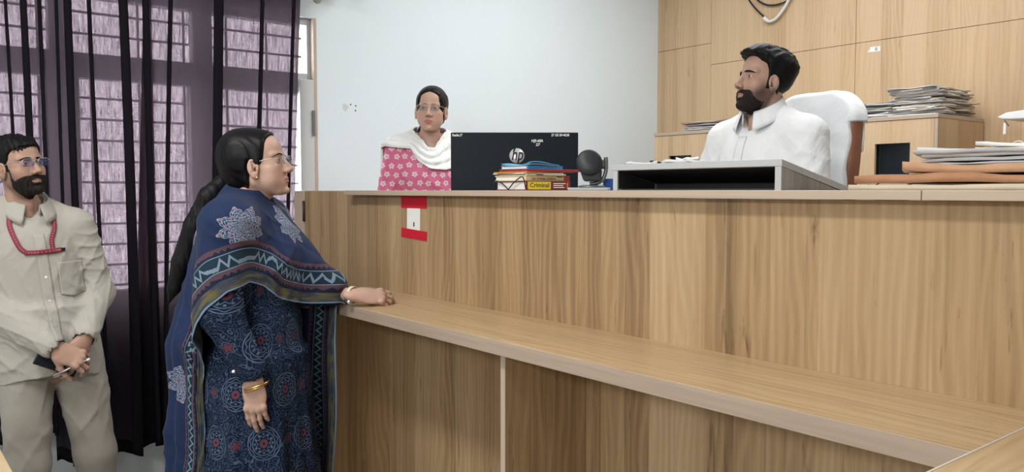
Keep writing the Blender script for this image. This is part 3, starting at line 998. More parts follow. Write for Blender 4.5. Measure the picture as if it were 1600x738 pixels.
def cabinet(x0, x1, nx0, nx1, nz0, nz1, label, loose_left=False):
    o = thing('filing_cabinet', label, 'cabinet', ((x0 + x1) / 2, CF + 0.2, DAIS), 0, 'filing cabinets along the laminate wall')
    g = 0.002
    P_ = lambda mb, n, m, b=0.001, l=None: world_part(mb, n, m, o, b, l)
    P_(MB().box((x0 + g, CF + 0.018, DAIS), (x0 + 0.018, YW_, CT - 0.018)), 'side_panel', WOOD_WALL)
    P_(MB().box((x1 - 0.018, CF + 0.018, DAIS), (x1 - g, YW_, CT - 0.018)), 'side_panel', WOOD_WALL)
    P_(MB().box((x0, CF - 0.004, CT - 0.018), (x1, YW_, CT)), 'top_board', EDGE, 0.0012)
    P_(MB().box((x0 + 0.018, YW_ - 0.012, DAIS), (x1 - 0.018, YW_ - 0.002, CT - 0.018)), 'back_panel', DARK)
    d = MB()
    zl, zh = DAIS + 0.06, CT - 0.020
    d.box((x0 + g, CF, zl), (nx0, CF + 0.017, zh)).box((nx1, CF, zl), (x1 - 0.019, CF + 0.017, zh))
    d.box((nx0, CF, zl), (nx1, CF + 0.017, nz0)).box((nx0, CF, nz1), (nx1, CF + 0.017, zh))
    P_(d, 'door', WOOD_WALL, 0.0)
    P_(MB().box((x1 - 0.018, CF, zl), (x1 - g, CF + 0.0175, zh)), 'door_edge', EDGE_V, 0.0008)
    P_(MB().box((nx0 - 0.004, CF + 0.03, nz0 - 0.004), (nx1 + 0.004, CF + 0.034, nz1 + 0.004)), 'niche_glass', plain('dark_glass', (0.010, 0.014, 0.018), 0.15, 0.5), 0, 'dark glass behind the cut-out')
    P_(MB().box((x0 + 0.01, CF + 0.02, DAIS), (x1 - 0.01, CF + 0.035, DAIS + 0.06)), 'plinth', DARK)
    return o


cabinet(-3.514, -2.642, -3.392, -3.217, 1.50, 1.635, 'laminate filing cabinet left of the seated man, beside the white wall')
cabinet(-2.638, -1.766, -2.07, -1.896, 1.36, 1.65, 'laminate filing cabinet right of the white chair with a dark glazed cut-out')

rg = random.Random(5)
NTH = ['topmost', 'second from the top', 'third from the top', 'fourth from the top', 'fifth from the top', 'sixth from the top', 'seventh from the top', 'eighth from the top',
       'ninth from the top', 'tenth from the top', 'eleventh from the top', 'third from the bottom', 'second from the bottom', 'lowest']
HUE = {'file_paper_white': 'white', 'file_paper_grey': 'grey', 'file_paper_cream': 'cream', 'file_cover_brown': 'brown', 'file_cover_tan': 'tan', 'file_dark_grey': 'dark grey', 'file_cover_fawn': 'fawn'}


def pile(n, x, y, w, d, t0, t1, mats, turn, curl, where, grp, jit):
    zc = CT
    for k in range(n):
        t_ = rg.uniform(t0, t1)
        m2 = mats[k % len(mats)]
        nth = 'lowest' if k == 0 else NTH[n - 1 - k]
        papers('court_file', '%s court file, %s in the %s' % (HUE[m2[0].name], nth, where), 'file', (x + rg.uniform(-jit, jit), y + rg.uniform(-jit, jit), zc), rg.uniform(-turn, turn),
               w + rg.uniform(-0.03, 0.02), d, t_, m2, rg, curl, grp)
        zc += t_ + 0.001


pile(5, -3.18, 4.17, 0.36, 0.25, 0.009, 0.013, [[P_WHITE, P_WHITE], [P_WHITE, P_GREY], [P_DARK, P_WHITE], [P_WHITE, P_DARK], [P_TAN, P_CREAM]], 0.14, 0.010,
     'low pile on the left cabinet', 'court files on the left cabinet', 0.02)
pile(6, -2.145, 4.16, 0.24, 0.33, 0.0095, 0.015, [[P_GREY, P_WHITE], [P_WHITE, P_GREY], [P_DARK, P_GREY], [P_GREY, P_CREAM], [P_WHITE, P_DARK], [P_GREY, P_DARK]], 0.15, 0.012,
     'low ragged pile behind the chair', 'court files in the low pile on the right cabinet', 0.025)
pile(14, -1.915, 4.2, 0.235, 0.36, 0.0075, 0.0112, [[P_FAWN, P_WHITE], [P_GREY, P_WHITE], [P_DARK, P_CREAM], [P_WHITE, P_GREY], [P_CREAM, P_WHITE], [P_FAWN, P_DARK], [P_GREY, P_CREAM]], 0.09, 0.006,
     'tall pile on the right cabinet', 'court files in the tall pile on the right cabinet', 0.016)

# cabinet just past the right edge with a white sheaf jutting out
sc_ = thing('side_cabinet', 'low cabinet past the right edge that carries the white tray', 'cabinet', (-1.1, 4.2, DAIS))
world_part(MB().box((-1.40, 3.99, DAIS), (-0.7, 4.445, 1.712)), 'body', WOOD_WALL, sc_, 0.002)
world_part(MB().box((-1.41, 3.98, 1.712), (-0.69, 4.445, 1.73)), 'top_board', EDGE, sc_, 0.002)
world_part(MB().box((-1.39, 3.975, DAIS + 0.06), (-0.71, 3.989, 1.70)), 'door', WOOD_WALL, sc_, 0.001)
tr_ = thing('white_tray', 'white tapering tray jutting into view at the right edge', 'tray', (-1.4, 4.10, 1.731))
tt_ = MB()
tt_.prism([(-0.128, 0.016), (-0.11, 0.006), (-0.07, 0.002), (0.25, 0.0), (0.25, 0.045), (-0.02, 0.040), (-0.09, 0.034)], 'y', -0.12, 0.12)
tt_.build('tray_body', WHITE_P, tr_, 0.006)
MB().tube(crom([(-0.095, -0.125, 0.004), (-0.085, -0.127, -0.012), (-0.075, -0.127, -0.026)], 5), 0.003, 6).build('string', plain('brown_string', (0.16, 0.12, 0.09), 0.8), tr_, label='dark dangling string')
MB().box((-0.097, -0.1275, -0.062), (-0.086, -0.124, -0.012)).build('hanging_tag', PAPER, tr_, 0.001, 'small white hanging tag')
ring = MB()
ring.tube([(-1.430 + 0.034 * math.cos(a), 3.962, 1.585 + 0.05 * math.sin(a)) for a in np.linspace(0.6, 2 * PI - 0.6, 30)], 0.0035, 8)
tag(ring.build('cable_loop', plain('ivory_cable', (0.66, 0.62, 0.56), 0.5)), 'ivory cable loop hanging below the white tray at the right edge', 'cable')

# ---------------------------------------------------------------- wall cables and sticker
YW = YB - 0.012
c1 = MB()
c1.tube(crom([(p[0], YW, p[1]) for p in [(-3.25, 2.80), (-3.203, 2.678), (-3.183, 2.627), (-3.13, 2.561), (-3.058, 2.492)]], 8), 0.0055, 8)
tag(c1.build('wall_cable', BLACK), 'black cable running down the laminate wall into the white cable', 'cable')
c1 = MB()
c1.tube(crom([(p[0], YW - 0.012, p[1]) for p in [(-3.062, 2.495), (-3.04, 2.473), (-3.016, 2.466), (-2.976, 2.477), (-2.924, 2.526), (-2.89, 2.574), (-2.864, 2.615), (-2.80, 2.75)]], 8), 0.0095, 8)
c1.tube(crom([(p[0], YW - 0.012, p[1]) for p in [(-3.062, 2.495), (-3.045, 2.478), (-3.03, 2.472)]], 6), 0.012, 8)
tag(c1.build('wall_cable', plain('white_cable', (0.72, 0.71, 0.68), 0.45)), 'thick white cable looping on the laminate wall above the seated man', 'cable')
c1 = MB()
c1.tube(crom([(p[0], YW - 0.004, p[1]) for p in [(-3.19, 2.78), (-3.136, 2.65), (-3.117, 2.615), (-3.06, 2.577), (-2.996, 2.562), (-2.92, 2.568), (-2.881, 2.590), (-2.83, 2.68)]], 8), 0.0055, 8)
tag(c1.build('wall_cable', BLACK), 'black cable loop drooping behind the white cable on the laminate wall', 'cable')
stk = thing('wall_sticker', 'small white printed sticker peeling on the laminate wall', 'sticker', (-2.36, YB, 2.21))
Rt = Matrix.Rotation(math.radians(3), 4, 'Y')
MB().box((-0.024, -0.0012, -0.014), (0.036, -0.0002, 0.014), M=Rt).build('label_paper', PAPER, stk)
MB().prism([(-0.037, -0.015), (-0.022, -0.014), (-0.024, 0.004)], 'y', -0.0024, -0.0004).build('peeled_corner', PAPER, stk)
MB().box((0.006, -0.0016, -0.009), (0.019, -0.0011, 0.009), M=Rt).build('print', plain('grey_print', (0.36, 0.40, 0.46), 0.7), stk)
# ---------------------------------------------------------------- implicit surfaces (for people and cloth)
def A(*c):
    return np.array(c, np.float32)


def ell(P, c, r):
    q = (P - A(*c)) / A(*r)
    k0 = np.sqrt((q * q).sum(1)) + 1e-9
    q2 = q / A(*r)
    k1 = np.sqrt((q2 * q2).sum(1)) + 1e-9
    return k0 * (k0 - 1.0) / k1


def cap(P, a, b, ra, rb=None):
    a, b = A(*a), A(*b)
    rb = ra if rb is None else rb
    pa, ba = P - a, b - a
    h = np.clip((pa @ ba) / max(1e-9, float(ba @ ba)), 0, 1)
    d = pa - h[:, None] * ba
    return np.sqrt((d * d).sum(1)) - (ra + (rb - ra) * h)


def smin(a, b, k):
    h = np.clip(0.5 + 0.5 * (b - a) / k, 0, 1)
    return b + (a - b) * h - k * h * (1 - h)


def smax(a, b, k):
    return -smin(-a, -b, k)


def rot(P, c, rx=0, ry=0, rz=0):
    """points expressed in a frame at c turned by the angles (degrees)"""
    M = (Matrix.Rotation(math.radians(rz), 3, 'Z') @ Matrix.Rotation(math.radians(ry), 3, 'Y') @ Matrix.Rotation(math.radians(rx), 3, 'X'))
    return (P - A(*c)) @ np.array(M, np.float32)


def poly2(px, pz, poly):
    """signed distance to a 2-D polygon"""
    v = np.asarray(poly, np.float32)
    n = len(v)
    d = np.full(px.shape, 1e9, np.float32)
    s = np.ones(px.shape, np.float32)
    for i in range(n):
        a, b = v[i], v[i - 1]
        ex, ez = b[0] - a[0], b[1] - a[1]
        wx, wz = px - a[0], pz - a[1]
        t = np.clip((wx * ex + wz * ez) / (ex * ex + ez * ez), 0, 1)
        bx, bz = wx - ex * t, wz - ez * t
        d = np.minimum(d, bx * bx + bz * bz)
        c1, c2, c3 = pz >= a[1], pz < b[1], ex * wz > ez * wx
        fl = (c1 & c2 & c3) | (~c1 & ~c2 & ~c3)
        s = np.where(fl, -s, s)
    return s * np.sqrt(d)


def snet(fn, lo, hi, h, B=8):
    """surface net of the zero set of fn; only blocks near the surface are sampled finely"""
    lo, hi = np.asarray(lo, float), np.asarray(hi, float)
    nb = np.ceil((hi - lo) / (h * B)).astype(int)
    n = nb * B
    cs = [lo[a] + (np.arange(nb[a]) + 0.5) * h * B for a in range(3)]
    G = np.stack(np.meshgrid(*cs, indexing='ij'), -1).reshape(-1, 3).astype(np.float32)
    dc = fn(G).reshape(nb)
    act = np.abs(dc) < 0.5 * math.sqrt(3) * B * h * 1.2 + 0.012
    vals = np.empty(n + 1, np.float32)
    big = np.where(dc < 0, -1.0, 1.0).astype(np.float32)
    for a in range(3):
        big = np.repeat(big, B, axis=a)
    vals[:-1, :-1, :-1] = big
    vals[-1, :, :] = 1
    vals[:, -1, :] = 1
    vals[:, :, -1] = 1
    ids = np.argwhere(act)
    o = np.stack(np.meshgrid(*[np.arange(B + 1)] * 3, indexing='ij'), -1).reshape(-1, 3)
    ch = max(1, 600000 // len(o))
    for i in range(0, len(ids), ch):
        q = ids[i:i + ch, None, :] * B + o[None]
        P = (lo + q.reshape(-1, 3) * h).astype(np.float32)
        w = fn(P)
        q = q.reshape(-1, 3)
        vals[q[:, 0], q[:, 1], q[:, 2]] = w
    vals[0, :, :] = np.maximum(vals[0, :, :], 1e-4); vals[-1, :, :] = np.maximum(vals[-1, :, :], 1e-4)
    vals[:, 0, :] = np.maximum(vals[:, 0, :], 1e-4); vals[:, -1, :] = np.maximum(vals[:, -1, :], 1e-4)
    vals[:, :, 0] = np.maximum(vals[:, :, 0], 1e-4); vals[:, :, -1] = np.maximum(vals[:, :, -1], 1e-4)
    s = vals < 0
    c = np.zeros(n, np.int8)
    for dx in (0, 1):
        for dy in (0, 1):
            for dz in (0, 1):
                c += s[dx:n[0] + dx, dy:n[1] + dy, dz:n[2] + dz]
    cell = np.argwhere((c > 0) & (c < 8))
    corner = {}
    for dx in (0, 1):
        for dy in (0, 1):
            for dz in (0, 1):
                corner[(dx, dy, dz)] = vals[cell[:, 0] + dx, cell[:, 1] + dy, cell[:, 2] + dz]
    acc = np.zeros((len(cell), 3))
    cnt = np.zeros(len(cell))
    for a in range(3):
        for u in (0, 1):
            for w in (0, 1):
                p0 = [0, 0, 0]
                oth = [k for k in range(3) if k != a]
                p0[oth[0]], p0[oth[1]] = u, w
                p1 = list(p0)
                p1[a] = 1
                v0, v1 = corner[tuple(p0)], corner[tuple(p1)]
                m = (v0 < 0) != (v1 < 0)
                t = np.where(m, v0 / np.where(m, v0 - v1, 1), 0)
                for k in range(3):
                    acc[:, k] += np.where(m, p0[k] + (t if k == a else 0), 0)
                cnt += m
    V = lo + (cell + acc / np.maximum(cnt, 1)[:, None]) * h
    idx = np.full(n, -1, np.int32)
    idx[cell[:, 0], cell[:, 1], cell[:, 2]] = np.arange(len(cell))
    F = []
    for a in range(3):
        b_, c_ = (a + 1) % 3, (a + 2) % 3
        sl0 = [slice(None)] * 3
        sl1 = [slice(None)] * 3
        sl0[a], sl1[a] = slice(0, n[a]), slice(1, n[a] + 1)
        s0, s1 = s[tuple(sl0)], s[tuple(sl1)]
        e = np.argwhere(s0 != s1)
        e = e[(e[:, b_] > 0) & (e[:, c_] > 0) & (e[:, b_] < n[b_]) & (e[:, c_] < n[c_])]
        ins = s0[e[:, 0], e[:, 1], e[:, 2]]
        q = []
        for (db, dc_) in ((-1, -1), (0, -1), (0, 0), (-1, 0)):
            t = e.copy()
            t[:, b_] += db
            t[:, c_] += dc_
            q.append(idx[t[:, 0], t[:, 1], t[:, 2]])
        q = np.stack(q, 1)
        q[~ins] = q[~ins][:, ::-1]
        F.append(q)
    F = np.vstack(F)
    F = F[(F >= 0).all(1)]
    # one step onto the surface
    V32 = V.astype(np.float32)
    f0 = fn(V32)
    e = h * 0.4
    g = np.stack([fn(V32 + A(*(e if k == a else 0 for k in range(3)))) - f0 for a in range(3)], 1) / e
    st = f0[:, None] * g / np.maximum((g * g).sum(1), 0.3)[:, None]
    ln = np.sqrt((st * st).sum(1))
    st *= np.minimum(1, h * 0.5 / np.maximum(ln, 1e-9))[:, None]
    return V - st, F


def join(*parts):
    """several (V, F) into one"""
    vs, fs, b = [], [], 0
    for v, f in parts:
        vs.append(v)
        fs.append(f + b)
        b += len(v)
    return np.vstack(vs), np.vstack(fs)


def march(fn, O, D, t0, t1, n=60):
    """first hit going from t0 to t1 along rays O + D t (t decreasing distance); returns t"""
    O, D = np.asarray(O, np.float32), np.asarray(D, np.float32)
    t = np.full(len(O), t0, np.float32)
    for _ in range(n):
        d = fn(O + D * t[:, None])
        t = t + np.clip(d * 0.8, -0.01, None)
        t = np.minimum(t, t1)
    return t


def wr(P, seeds, amp):
    """cloth folds: a few warped waves"""
    o = np.zeros(len(P), np.float32)
    for (kx, ky, kz, ph, wx) in seeds:
        w = np.sin(P[:, 0] * wx + P[:, 2] * wx * 0.7 + ph) * 1.3 + np.sin(P[:, 1] * wx * 0.9 - ph)
        o += np.sin(P[:, 0] * kx + P[:, 1] * ky + P[:, 2] * kz + ph + w)
    return o * (amp / len(seeds))


def creases(P, seeds, amp, mask=(11.0, 8.0, 13.0)):
    """sharp narrow cloth creases in irregular patches: ridged warped waves"""
    o = np.zeros(len(P), np.float32)
    x, y, z = P[:, 0], P[:, 1], P[:, 2]
    for i, (kx, ky, kz, ph, wx) in enumerate(seeds):
        w = 0.9 * np.sin(x * wx + z * wx * 0.7 + ph) + 0.8 * np.sin(y * wx * 0.9 - ph + 2.0 * np.sin(z * 6 + ph))
        r = 1 - np.abs(np.sin(0.5 * (x * kx + y * ky + z * kz) + ph + w))
        g = 0.5 + 0.5 * np.sin(x * mask[0] + y * mask[1] * (1 if i % 2 else -1) + z * mask[2] + 2.1 * i + ph)
        o += r ** 2.2 * np.clip(g * 1.6 - 0.5, 0, 1)
    return o * amp


# ---------------------------------------------------------------- heads
class Head:
    """face looks along +x, left is +y; origin between the eyes' level and the ears"""

    def __init__(s, female=False, nose=1.0, jaw=1.0, open_mouth=0.0, cheeks=0.0, neck=0.053, brow=1.0, fat=0.0):
        s.fem, s.nose, s.jaw, s.om, s.ck, s.neck, s.brow, s.fat = female, nose, jaw, open_mouth, cheeks, neck, brow, fat

    def skull(s, P):
        Q = np.stack([P[:, 0], np.abs(P[:, 1]), P[:, 2]], 1)
        d = ell(Q, (-0.012, 0, 0.038), (0.092, 0.073, 0.080))
        d = smin(d, ell(Q, (0.020, 0, -0.022), (0.067, 0.060 + s.fat, 0.084)), 0.03)
        d = smin(d, ell(Q, (0.042, 0, 0.045), (0.046, 0.054, 0.048)), 0.02)
        d = smin(d, cap(Q, (-0.002, 0.050 * s.jaw + s.fat, -0.058), (0.052, 0.022 * s.jaw, -0.100), 0.019, 0.016), 0.025)
        return d

    def field(s, P):
        Q = np.stack([P[:, 0], np.abs(P[:, 1]), P[:, 2]], 1)
        d = s.skull(P)
        d = smin(d, ell(Q, (0.071, 0, -0.1035), (0.0165, 0.018 * s.jaw, 0.0135)), 0.016)
        d = smin(d, ell(Q, (0.054, 0.043, -0.026), (0.022 + s.ck, 0.021, 0.02)), 0.02)
        d = smin(d, ell(Q, (0.050, 0.030, -0.060), (0.024, 0.028 + s.fat, 0.03)), 0.025)
        d = smin(d, cap(Q, (0.0845, 0, 0.0155), (0.068, 0.046, 0.0185), 0.0095 * s.brow, 0.0075 * s.brow), 0.014)
        d = smax(d, -ell(Q, (0.0945, 0.032, -0.0015), (0.0165, 0.0175, 0.012)), 0.012)
        # muzzle, lips
        d = smin(d, ell(Q, (0.060, 0, -0.071), (0.0265, 0.032, 0.026)), 0.016)
        # nose
        nz = cap(Q, (0.083, 0, 0.010), (0.1035 * 1, 0, -0.031), 0.0072, 0.0088 * s.nose)
        nz = smin(nz, ell(Q, (0.1065, 0, -0.0365), (0.0105 * s.nose, 0.0105 * s.nose, 0.0095)), 0.006)
        nz = smin(nz, ell(Q, (0.0965, 0.0128 * s.nose, -0.0405), (0.0105, 0.0072, 0.0075)), 0.005)
        nz = smin(nz, cap(Q, (0.092, 0, -0.022), (0.080, 0.010, -0.035), 0.010, 0.006), 0.01)
        d = smin(d, nz, 0.007)
        d = smax(d, -ell(Q, (0.101, 0.0068, -0.0485), (0.0065, 0.0034, 0.0048)), 0.003)
        up = cap(Q, (0.0875, 0, -0.0655), (0.0745, 0.0225, -0.0700), 0.0048, 0.0022)
        up = smin(up, cap(Q, (0.0885, 0.004, -0.0635), (0.084, 0.012, -0.066), 0.0032, 0.0026), 0.004)
        lw = cap(Q, (0.0858, 0, -0.0755 - s.om), (0.0748, 0.0195, -0.0716 - s.om * 0.4), 0.0062, 0.0026)
        d = smin(d, up, 0.004)
        d = smin(d, lw, 0.004)
        d = smax(d, -cap(Q, (0.094, 0, -0.0703 - s.om * 0.5), (0.0785, 0.0225, -0.0706), 0.0011 + s.om * 0.5, 0.0008), 0.002)
        d = smax(d, -ell(Q, (0.0885, 0, -0.0885), (0.008, 0.018, 0.005)), 0.008)
        # lids
        ec = (0.0715, 0.0315, -0.0015)
        lid = ell(Q, ec, (0.0142, 0.0150, 0.0128))
        d = smin(d, lid, 0.005)
        R = rot(Q, (0.0865, 0.0325, -0.002), rx=6)
        d = smax(d, -ell(R, (0, 0, 0), (0.0125, 0.0138, 0.0037)), 0.0016)
        # ears
        R = rot(Q, (0.004, 0.0745, -0.017), ry=8, rz=-20)
        ear = ell(R, (0, 0.004, 0.004), (0.0185, 0.0072, 0.030))
        ear = smin(ear, ell(R, (0.004, 0.003, -0.024), (0.0095, 0.006, 0.011)), 0.008)
        ear = smax(ear, -ell(R, (0.001, 0.0118, 0.008), (0.0130, 0.0085, 0.0215)), 0.003)
        ear = smax(ear, -ell(R, (0.007, 0.008, -0.003), (0.0070, 0.0105, 0.0095)), 0.002)
        ear = smin(ear, cap(R, (-0.006, 0.006, 0.014), (-0.006, 0.007, -0.006), 0.0030, 0.0036), 0.004)
        ear = smin(ear, ell(R, (0.0125, 0.005, -0.003), (0.0035, 0.005, 0.006)), 0.003)
        d = smin(d, ear, 0.006)
        # neck
        n = cap(P, (-0.022, 0, -0.06), (-0.042, 0, -0.20), s.neck * 0.98, s.neck)
        if not s.fem:
            n = smin(n, ell(P, (0.012, 0, -0.150), (0.010, 0.009, 0.016)), 0.02)
        d = smin(d, n, 0.022)
        return d


SKIN_L = {}


def skin_mat(name, base):
    m = Mat(name, 0.48, 0.35)
    a = m.attr('Col')
    x, y, z = m.coord()
    n = m.noise(m.vec(x, y, z), 35.0, 4)
    tint = m.mix(n, tuple(c * 0.93 for c in base), tuple(min(1, c * 1.06) for c in base))
    mx = m.nt.nodes.new('ShaderNodeMix')
    mx.data_type = 'RGBA'
    mx.blend_type = 'MULTIPLY'
    mx.inputs[0].default_value = 1.0
    m.nt.links.new(tint.k, mx.inputs[6])
    m.nt.links.new(a.outputs['Color'], mx.inputs[7])
    m.nt.links.new(mx.outputs[2], m.b.inputs['Base Color'])
    m.bump(m.noise(m.vec(x, y, z), 420.0, 2), 0.04, 0.0006)
    m.b.inputs['Subsurface Weight'].default_value = 0.08
    m.b.inputs['Subsurface Radius'].default_value = (0.012, 0.005, 0.003)
    m.b.inputs['Subsurface Scale'].default_value = 0.5
    return m.m


def sst(a, b, x):
    t = np.clip((x - a) / (b - a), 0, 1)
    return t * t * (3 - 2 * t)


def face_tint(V, female, lips=(0.78, 0.50, 0.50), stubble=0.0):
    """own colour of lips, lids and shaved skin (multiplies the skin colour)"""
    x, y, z = V[:, 0], np.abs(V[:, 1]), V[:, 2]
    c = np.ones((len(V), 3))
    lip = sst(0.0035, -0.001, np.abs(z + 0.0705) - 0.0085 * np.clip(1 - (y / 0.024) ** 2, 0, 1)) * (x > 0.066) * (y < 0.025)
    c = c * (1 - lip[:, None]) + np.array(lips) * lip[:, None]
    ring = np.exp(-(((y - 0.032) / 0.018) ** 2 + ((z + 0.002) / 0.012) ** 2)) * (x > 0.05)
    c *= 1 - 0.20 * ring[:, None] * np.array([0.8, 1, 1])
    chk = np.exp(-(((y - 0.045) / 0.02) ** 2 + ((z + 0.035) / 0.02) ** 2)) * (x > 0.03)
    c *= 1 + 0.05 * chk[:, None] * np.array([1, -0.6, -0.6])
    if stubble:
        b = sst(-0.008, -0.052, z + 0.5 * np.clip(x - 0.03, 0, 1)) * sst(-0.018, 0.006, x) * sst(-0.150, -0.120, z)
        b = np.clip(b, 0, 1) * (1 - lip)
        c *= 1 - stubble * b[:, None] * np.array([0.94, 0.95, 0.95])
    return c


def hair_mat(name, base=(0.0045, 0.0045, 0.005), along='z', rough=0.5):
    m = Mat(name, rough, 0.16)
    x, y, z = m.coord()
    v = {'z': m.vec(x * 300.0, y * 300.0, z * 14.0), 'x': m.vec(x * 20.0, y * 320.0, z * 120.0)}[along]
    n = m.noise(v, 1.0, 3, 0.6, 0.3)
    m.color(m.mix(n, tuple(c * 0.5 for c in base), tuple(c * 1.7 for c in base)))
    m.bump(n, 0.35, 0.0015)
    return m.m


HAIR = hair_mat('black_hair')
HAIR_SLICK = hair_mat('slick_black_hair', (0.004, 0.0042, 0.005), 'x', 0.42)
BEARD_M = hair_mat('black_beard', (0.014, 0.011, 0.010), 'z', 0.6)


class Pose:
    """places head space into the person's frame"""

    def __init__(s, loc, yaw=0, pitch=0, roll=0, k=1.0):
        s.R = np.array(Matrix.Rotation(math.radians(yaw), 3, 'Z') @ Matrix.Rotation(math.radians(pitch), 3, 'Y') @ Matrix.Rotation(math.radians(roll), 3, 'X'))
        s.t = np.array(loc, float)
        s.k = k

    def out(s, V):
        return (np.asarray(V) * s.k) @ s.R.T + s.t

    def inn(s, P):
        return (((P - s.t) @ s.R) / s.k).astype(np.float32)

    def M(s):
        m = Matrix(s.R.tolist()).to_4x4() @ Matrix.Scale(s.k, 4)
        m.translation = Vector(s.t)
        return m


EYE_M = Mat('eyeball', 0.12, 0.6)
EYE_M.nt.links.new(EYE_M.attr('Col').outputs['Color'], EYE_M.b.inputs['Base Color'])
EYE_M = EYE_M.m


def eyes(par, pose, gaze=0.0, up=0.0):
    for sy in (1, -1):
        n, k = 24, 16
        c = np.array((0.0715, 0.0315 * sy, -0.0015))
        g = np.array((math.cos(gaze) * math.cos(up), math.sin(gaze) * math.cos(up), math.sin(up)))
        th = np.linspace(0, PI, 26)
        ph = np.linspace(0, 2 * PI, n, endpoint=False)
        u = np.cross(g, (0, 0, 1.0))
        u /= np.linalg.norm(u)
        w = np.cross(u, g)
        P = np.zeros((n, len(th), 3))
        for i, p in enumerate(ph):
            for j, t in enumerate(th):
                P[i, j] = c + 0.0122 * (math.cos(t) * g + math.sin(t) * (math.cos(p) * u + math.sin(p) * w))
        me = grid_mesh('eyeball', pose.out(P.reshape(-1, 3)).reshape(P.shape), 0, None, True, True)
        ang = np.tile(th, n)
        col = np.where((ang < 0.20)[:, None], np.array((0.004, 0.004, 0.004)), np.where((ang < 0.50)[:, None], np.array((0.030, 0.014, 0.007)), np.array((0.50, 0.47, 0.45))))
        set_col(me, 'Col', col)
        obj('eyeball', me, EYE_M, par)


def brows(par, pose, th=1.0, arch=0.003, fn=None, mat=None):
    for sy in (1, -1):
        pts = []
        for t in np.linspace(0, 1, 9):
            y = 0.011 + 0.041 * t
            z = 0.0155 + arch * math.sin(PI * min(1, t * 1.15)) - 0.004 * t * t
            pts.append((0.12, y * sy, z))
        O = np.array(pts)
        D = np.tile((-1.0, 0, 0), (9, 1))
        t = march(fn, O, D, 0, 0.12)
        O = O + D * t[:, None] + np.array((0.0004, 0, 0))
        r = np.array([0.0022, 0.0034, 0.0038, 0.0036, 0.0033, 0.003, 0.0025, 0.0018, 0.0006]) * th
        mb = MB()
        mb.tube(pose.out(O), r * pose.k, 8)
        mb.build('eyebrow', mat or BEARD_M, par)


def hand_field(P, curls, thumb=(0, 0), spread=6.0, thin=1.0):
    """hand space: +x along the fingers from the wrist, +y thumb side, +z back of the hand"""
    d = ell(P, (0.048, 0.000, 0.0), (0.052, 0.040 * thin, 0.0145))
    d = smin(d, cap(P, (0.085, 0.028 * thin, 0.001), (0.085, -0.027 * thin, -0.001), 0.0105, 0.0095), 0.014)
    d = smin(d, ell(P, (0.030, 0.022, -0.008), (0.030, 0.019, 0.013)), 0.014)
    d = smin(d, cap(P, (-0.06, 0, 0), (0.015, 0, 0), 0.0235, 0.024), 0.02) if False else smin(d, ell(P, (-0.005, 0, 0), (0.045, 0.027 * thin, 0.0195)), 0.02)
    base = [(0.089, 0.030), (0.0935, 0.0095), (0.090, -0.0115), (0.082, -0.0305)]
    L = [0.070, 0.078, 0.072, 0.057]
    R = [0.0086, 0.0088, 0.0083, 0.0073]
    for i in range(4):
        x, y = base[i]
        p = np.array((x, y * thin, 0.001))
        a = 0.0
        yaw = math.radians(spread * (1.5 - i) * 0.8)
        f = None
        for k, fr_ in enumerate((0.44, 0.30, 0.26)):
            a += math.radians(curls[i][k])
            v = np.array((math.cos(a) * math.cos(yaw), math.cos(a) * math.sin(yaw), -math.sin(a))) * L[i] * fr_
            q = p + v
            r0 = R[i] * (1, 0.93, 0.86)[k] * (0.9 + 0.1 * thin)
            r1 = R[i] * (0.93, 0.86, 0.72)[k] * (0.9 + 0.1 * thin)
            c = cap(P, p, q, r0, r1)
            f = c if f is None else smin(f, c, 0.003)
            p = q
        d = smin(d, f, 0.005)
        d = smin(d, ell(P, (x, y * thin, 0.0055), (0.010, 0.0078, 0.0068)), 0.006)
    p = np.array((0.020, 0.030 * thin, -0.006))
    a, b = math.radians(40 - thumb[0]), math.radians(18 + thumb[1])
    f = None
    for k, ln in enumerate((0.040, 0.031, 0.026)):
        v = np.array((math.cos(a) * math.cos(b), math.sin(a) * math.cos(b), -math.sin(b))) * ln
        q = p + v
        c = cap(P, p, q, (0.0125, 0.0105, 0.0095)[k], (0.0105, 0.0095, 0.0075)[k])
        f = c if f is None else smin(f, c, 0.004)
        p = q
        a -= math.radians(14)
    return smin(d, f, 0.010)


def hand_mesh(wrist, dirx, back, right, curls, thumb=(0, 0), spread=6.0, k=1.0, thin=1.0, h=0.0022):
    """a hand placed at the wrist; right=True mirrors it"""
    V, F = snet(lambda P: hand_field(P, curls, thumb, spread, thin), (-0.055, -0.075, -0.115), (0.19, 0.095, 0.035), h)
    x = np.array(dirx, float)
    x /= np.linalg.norm(x)
    z = np.array(back, float)
    z -= x * (z @ x)
    z /= np.linalg.norm(z)
    y = np.cross(z, x)
    if right:
        y = -y
        F = F[:, ::-1]
    return (V * k) @ np.stack([x, y, z]) + np.array(wrist), F


def nails(V, F):
    return V, F


def skin_obj(par, parts, cols, mat):
    V, F = join(*parts)
    me = np_mesh('body', V, F)
    set_col(me, 'Col', np.vstack(cols))
    return obj('body', me, mat, par)


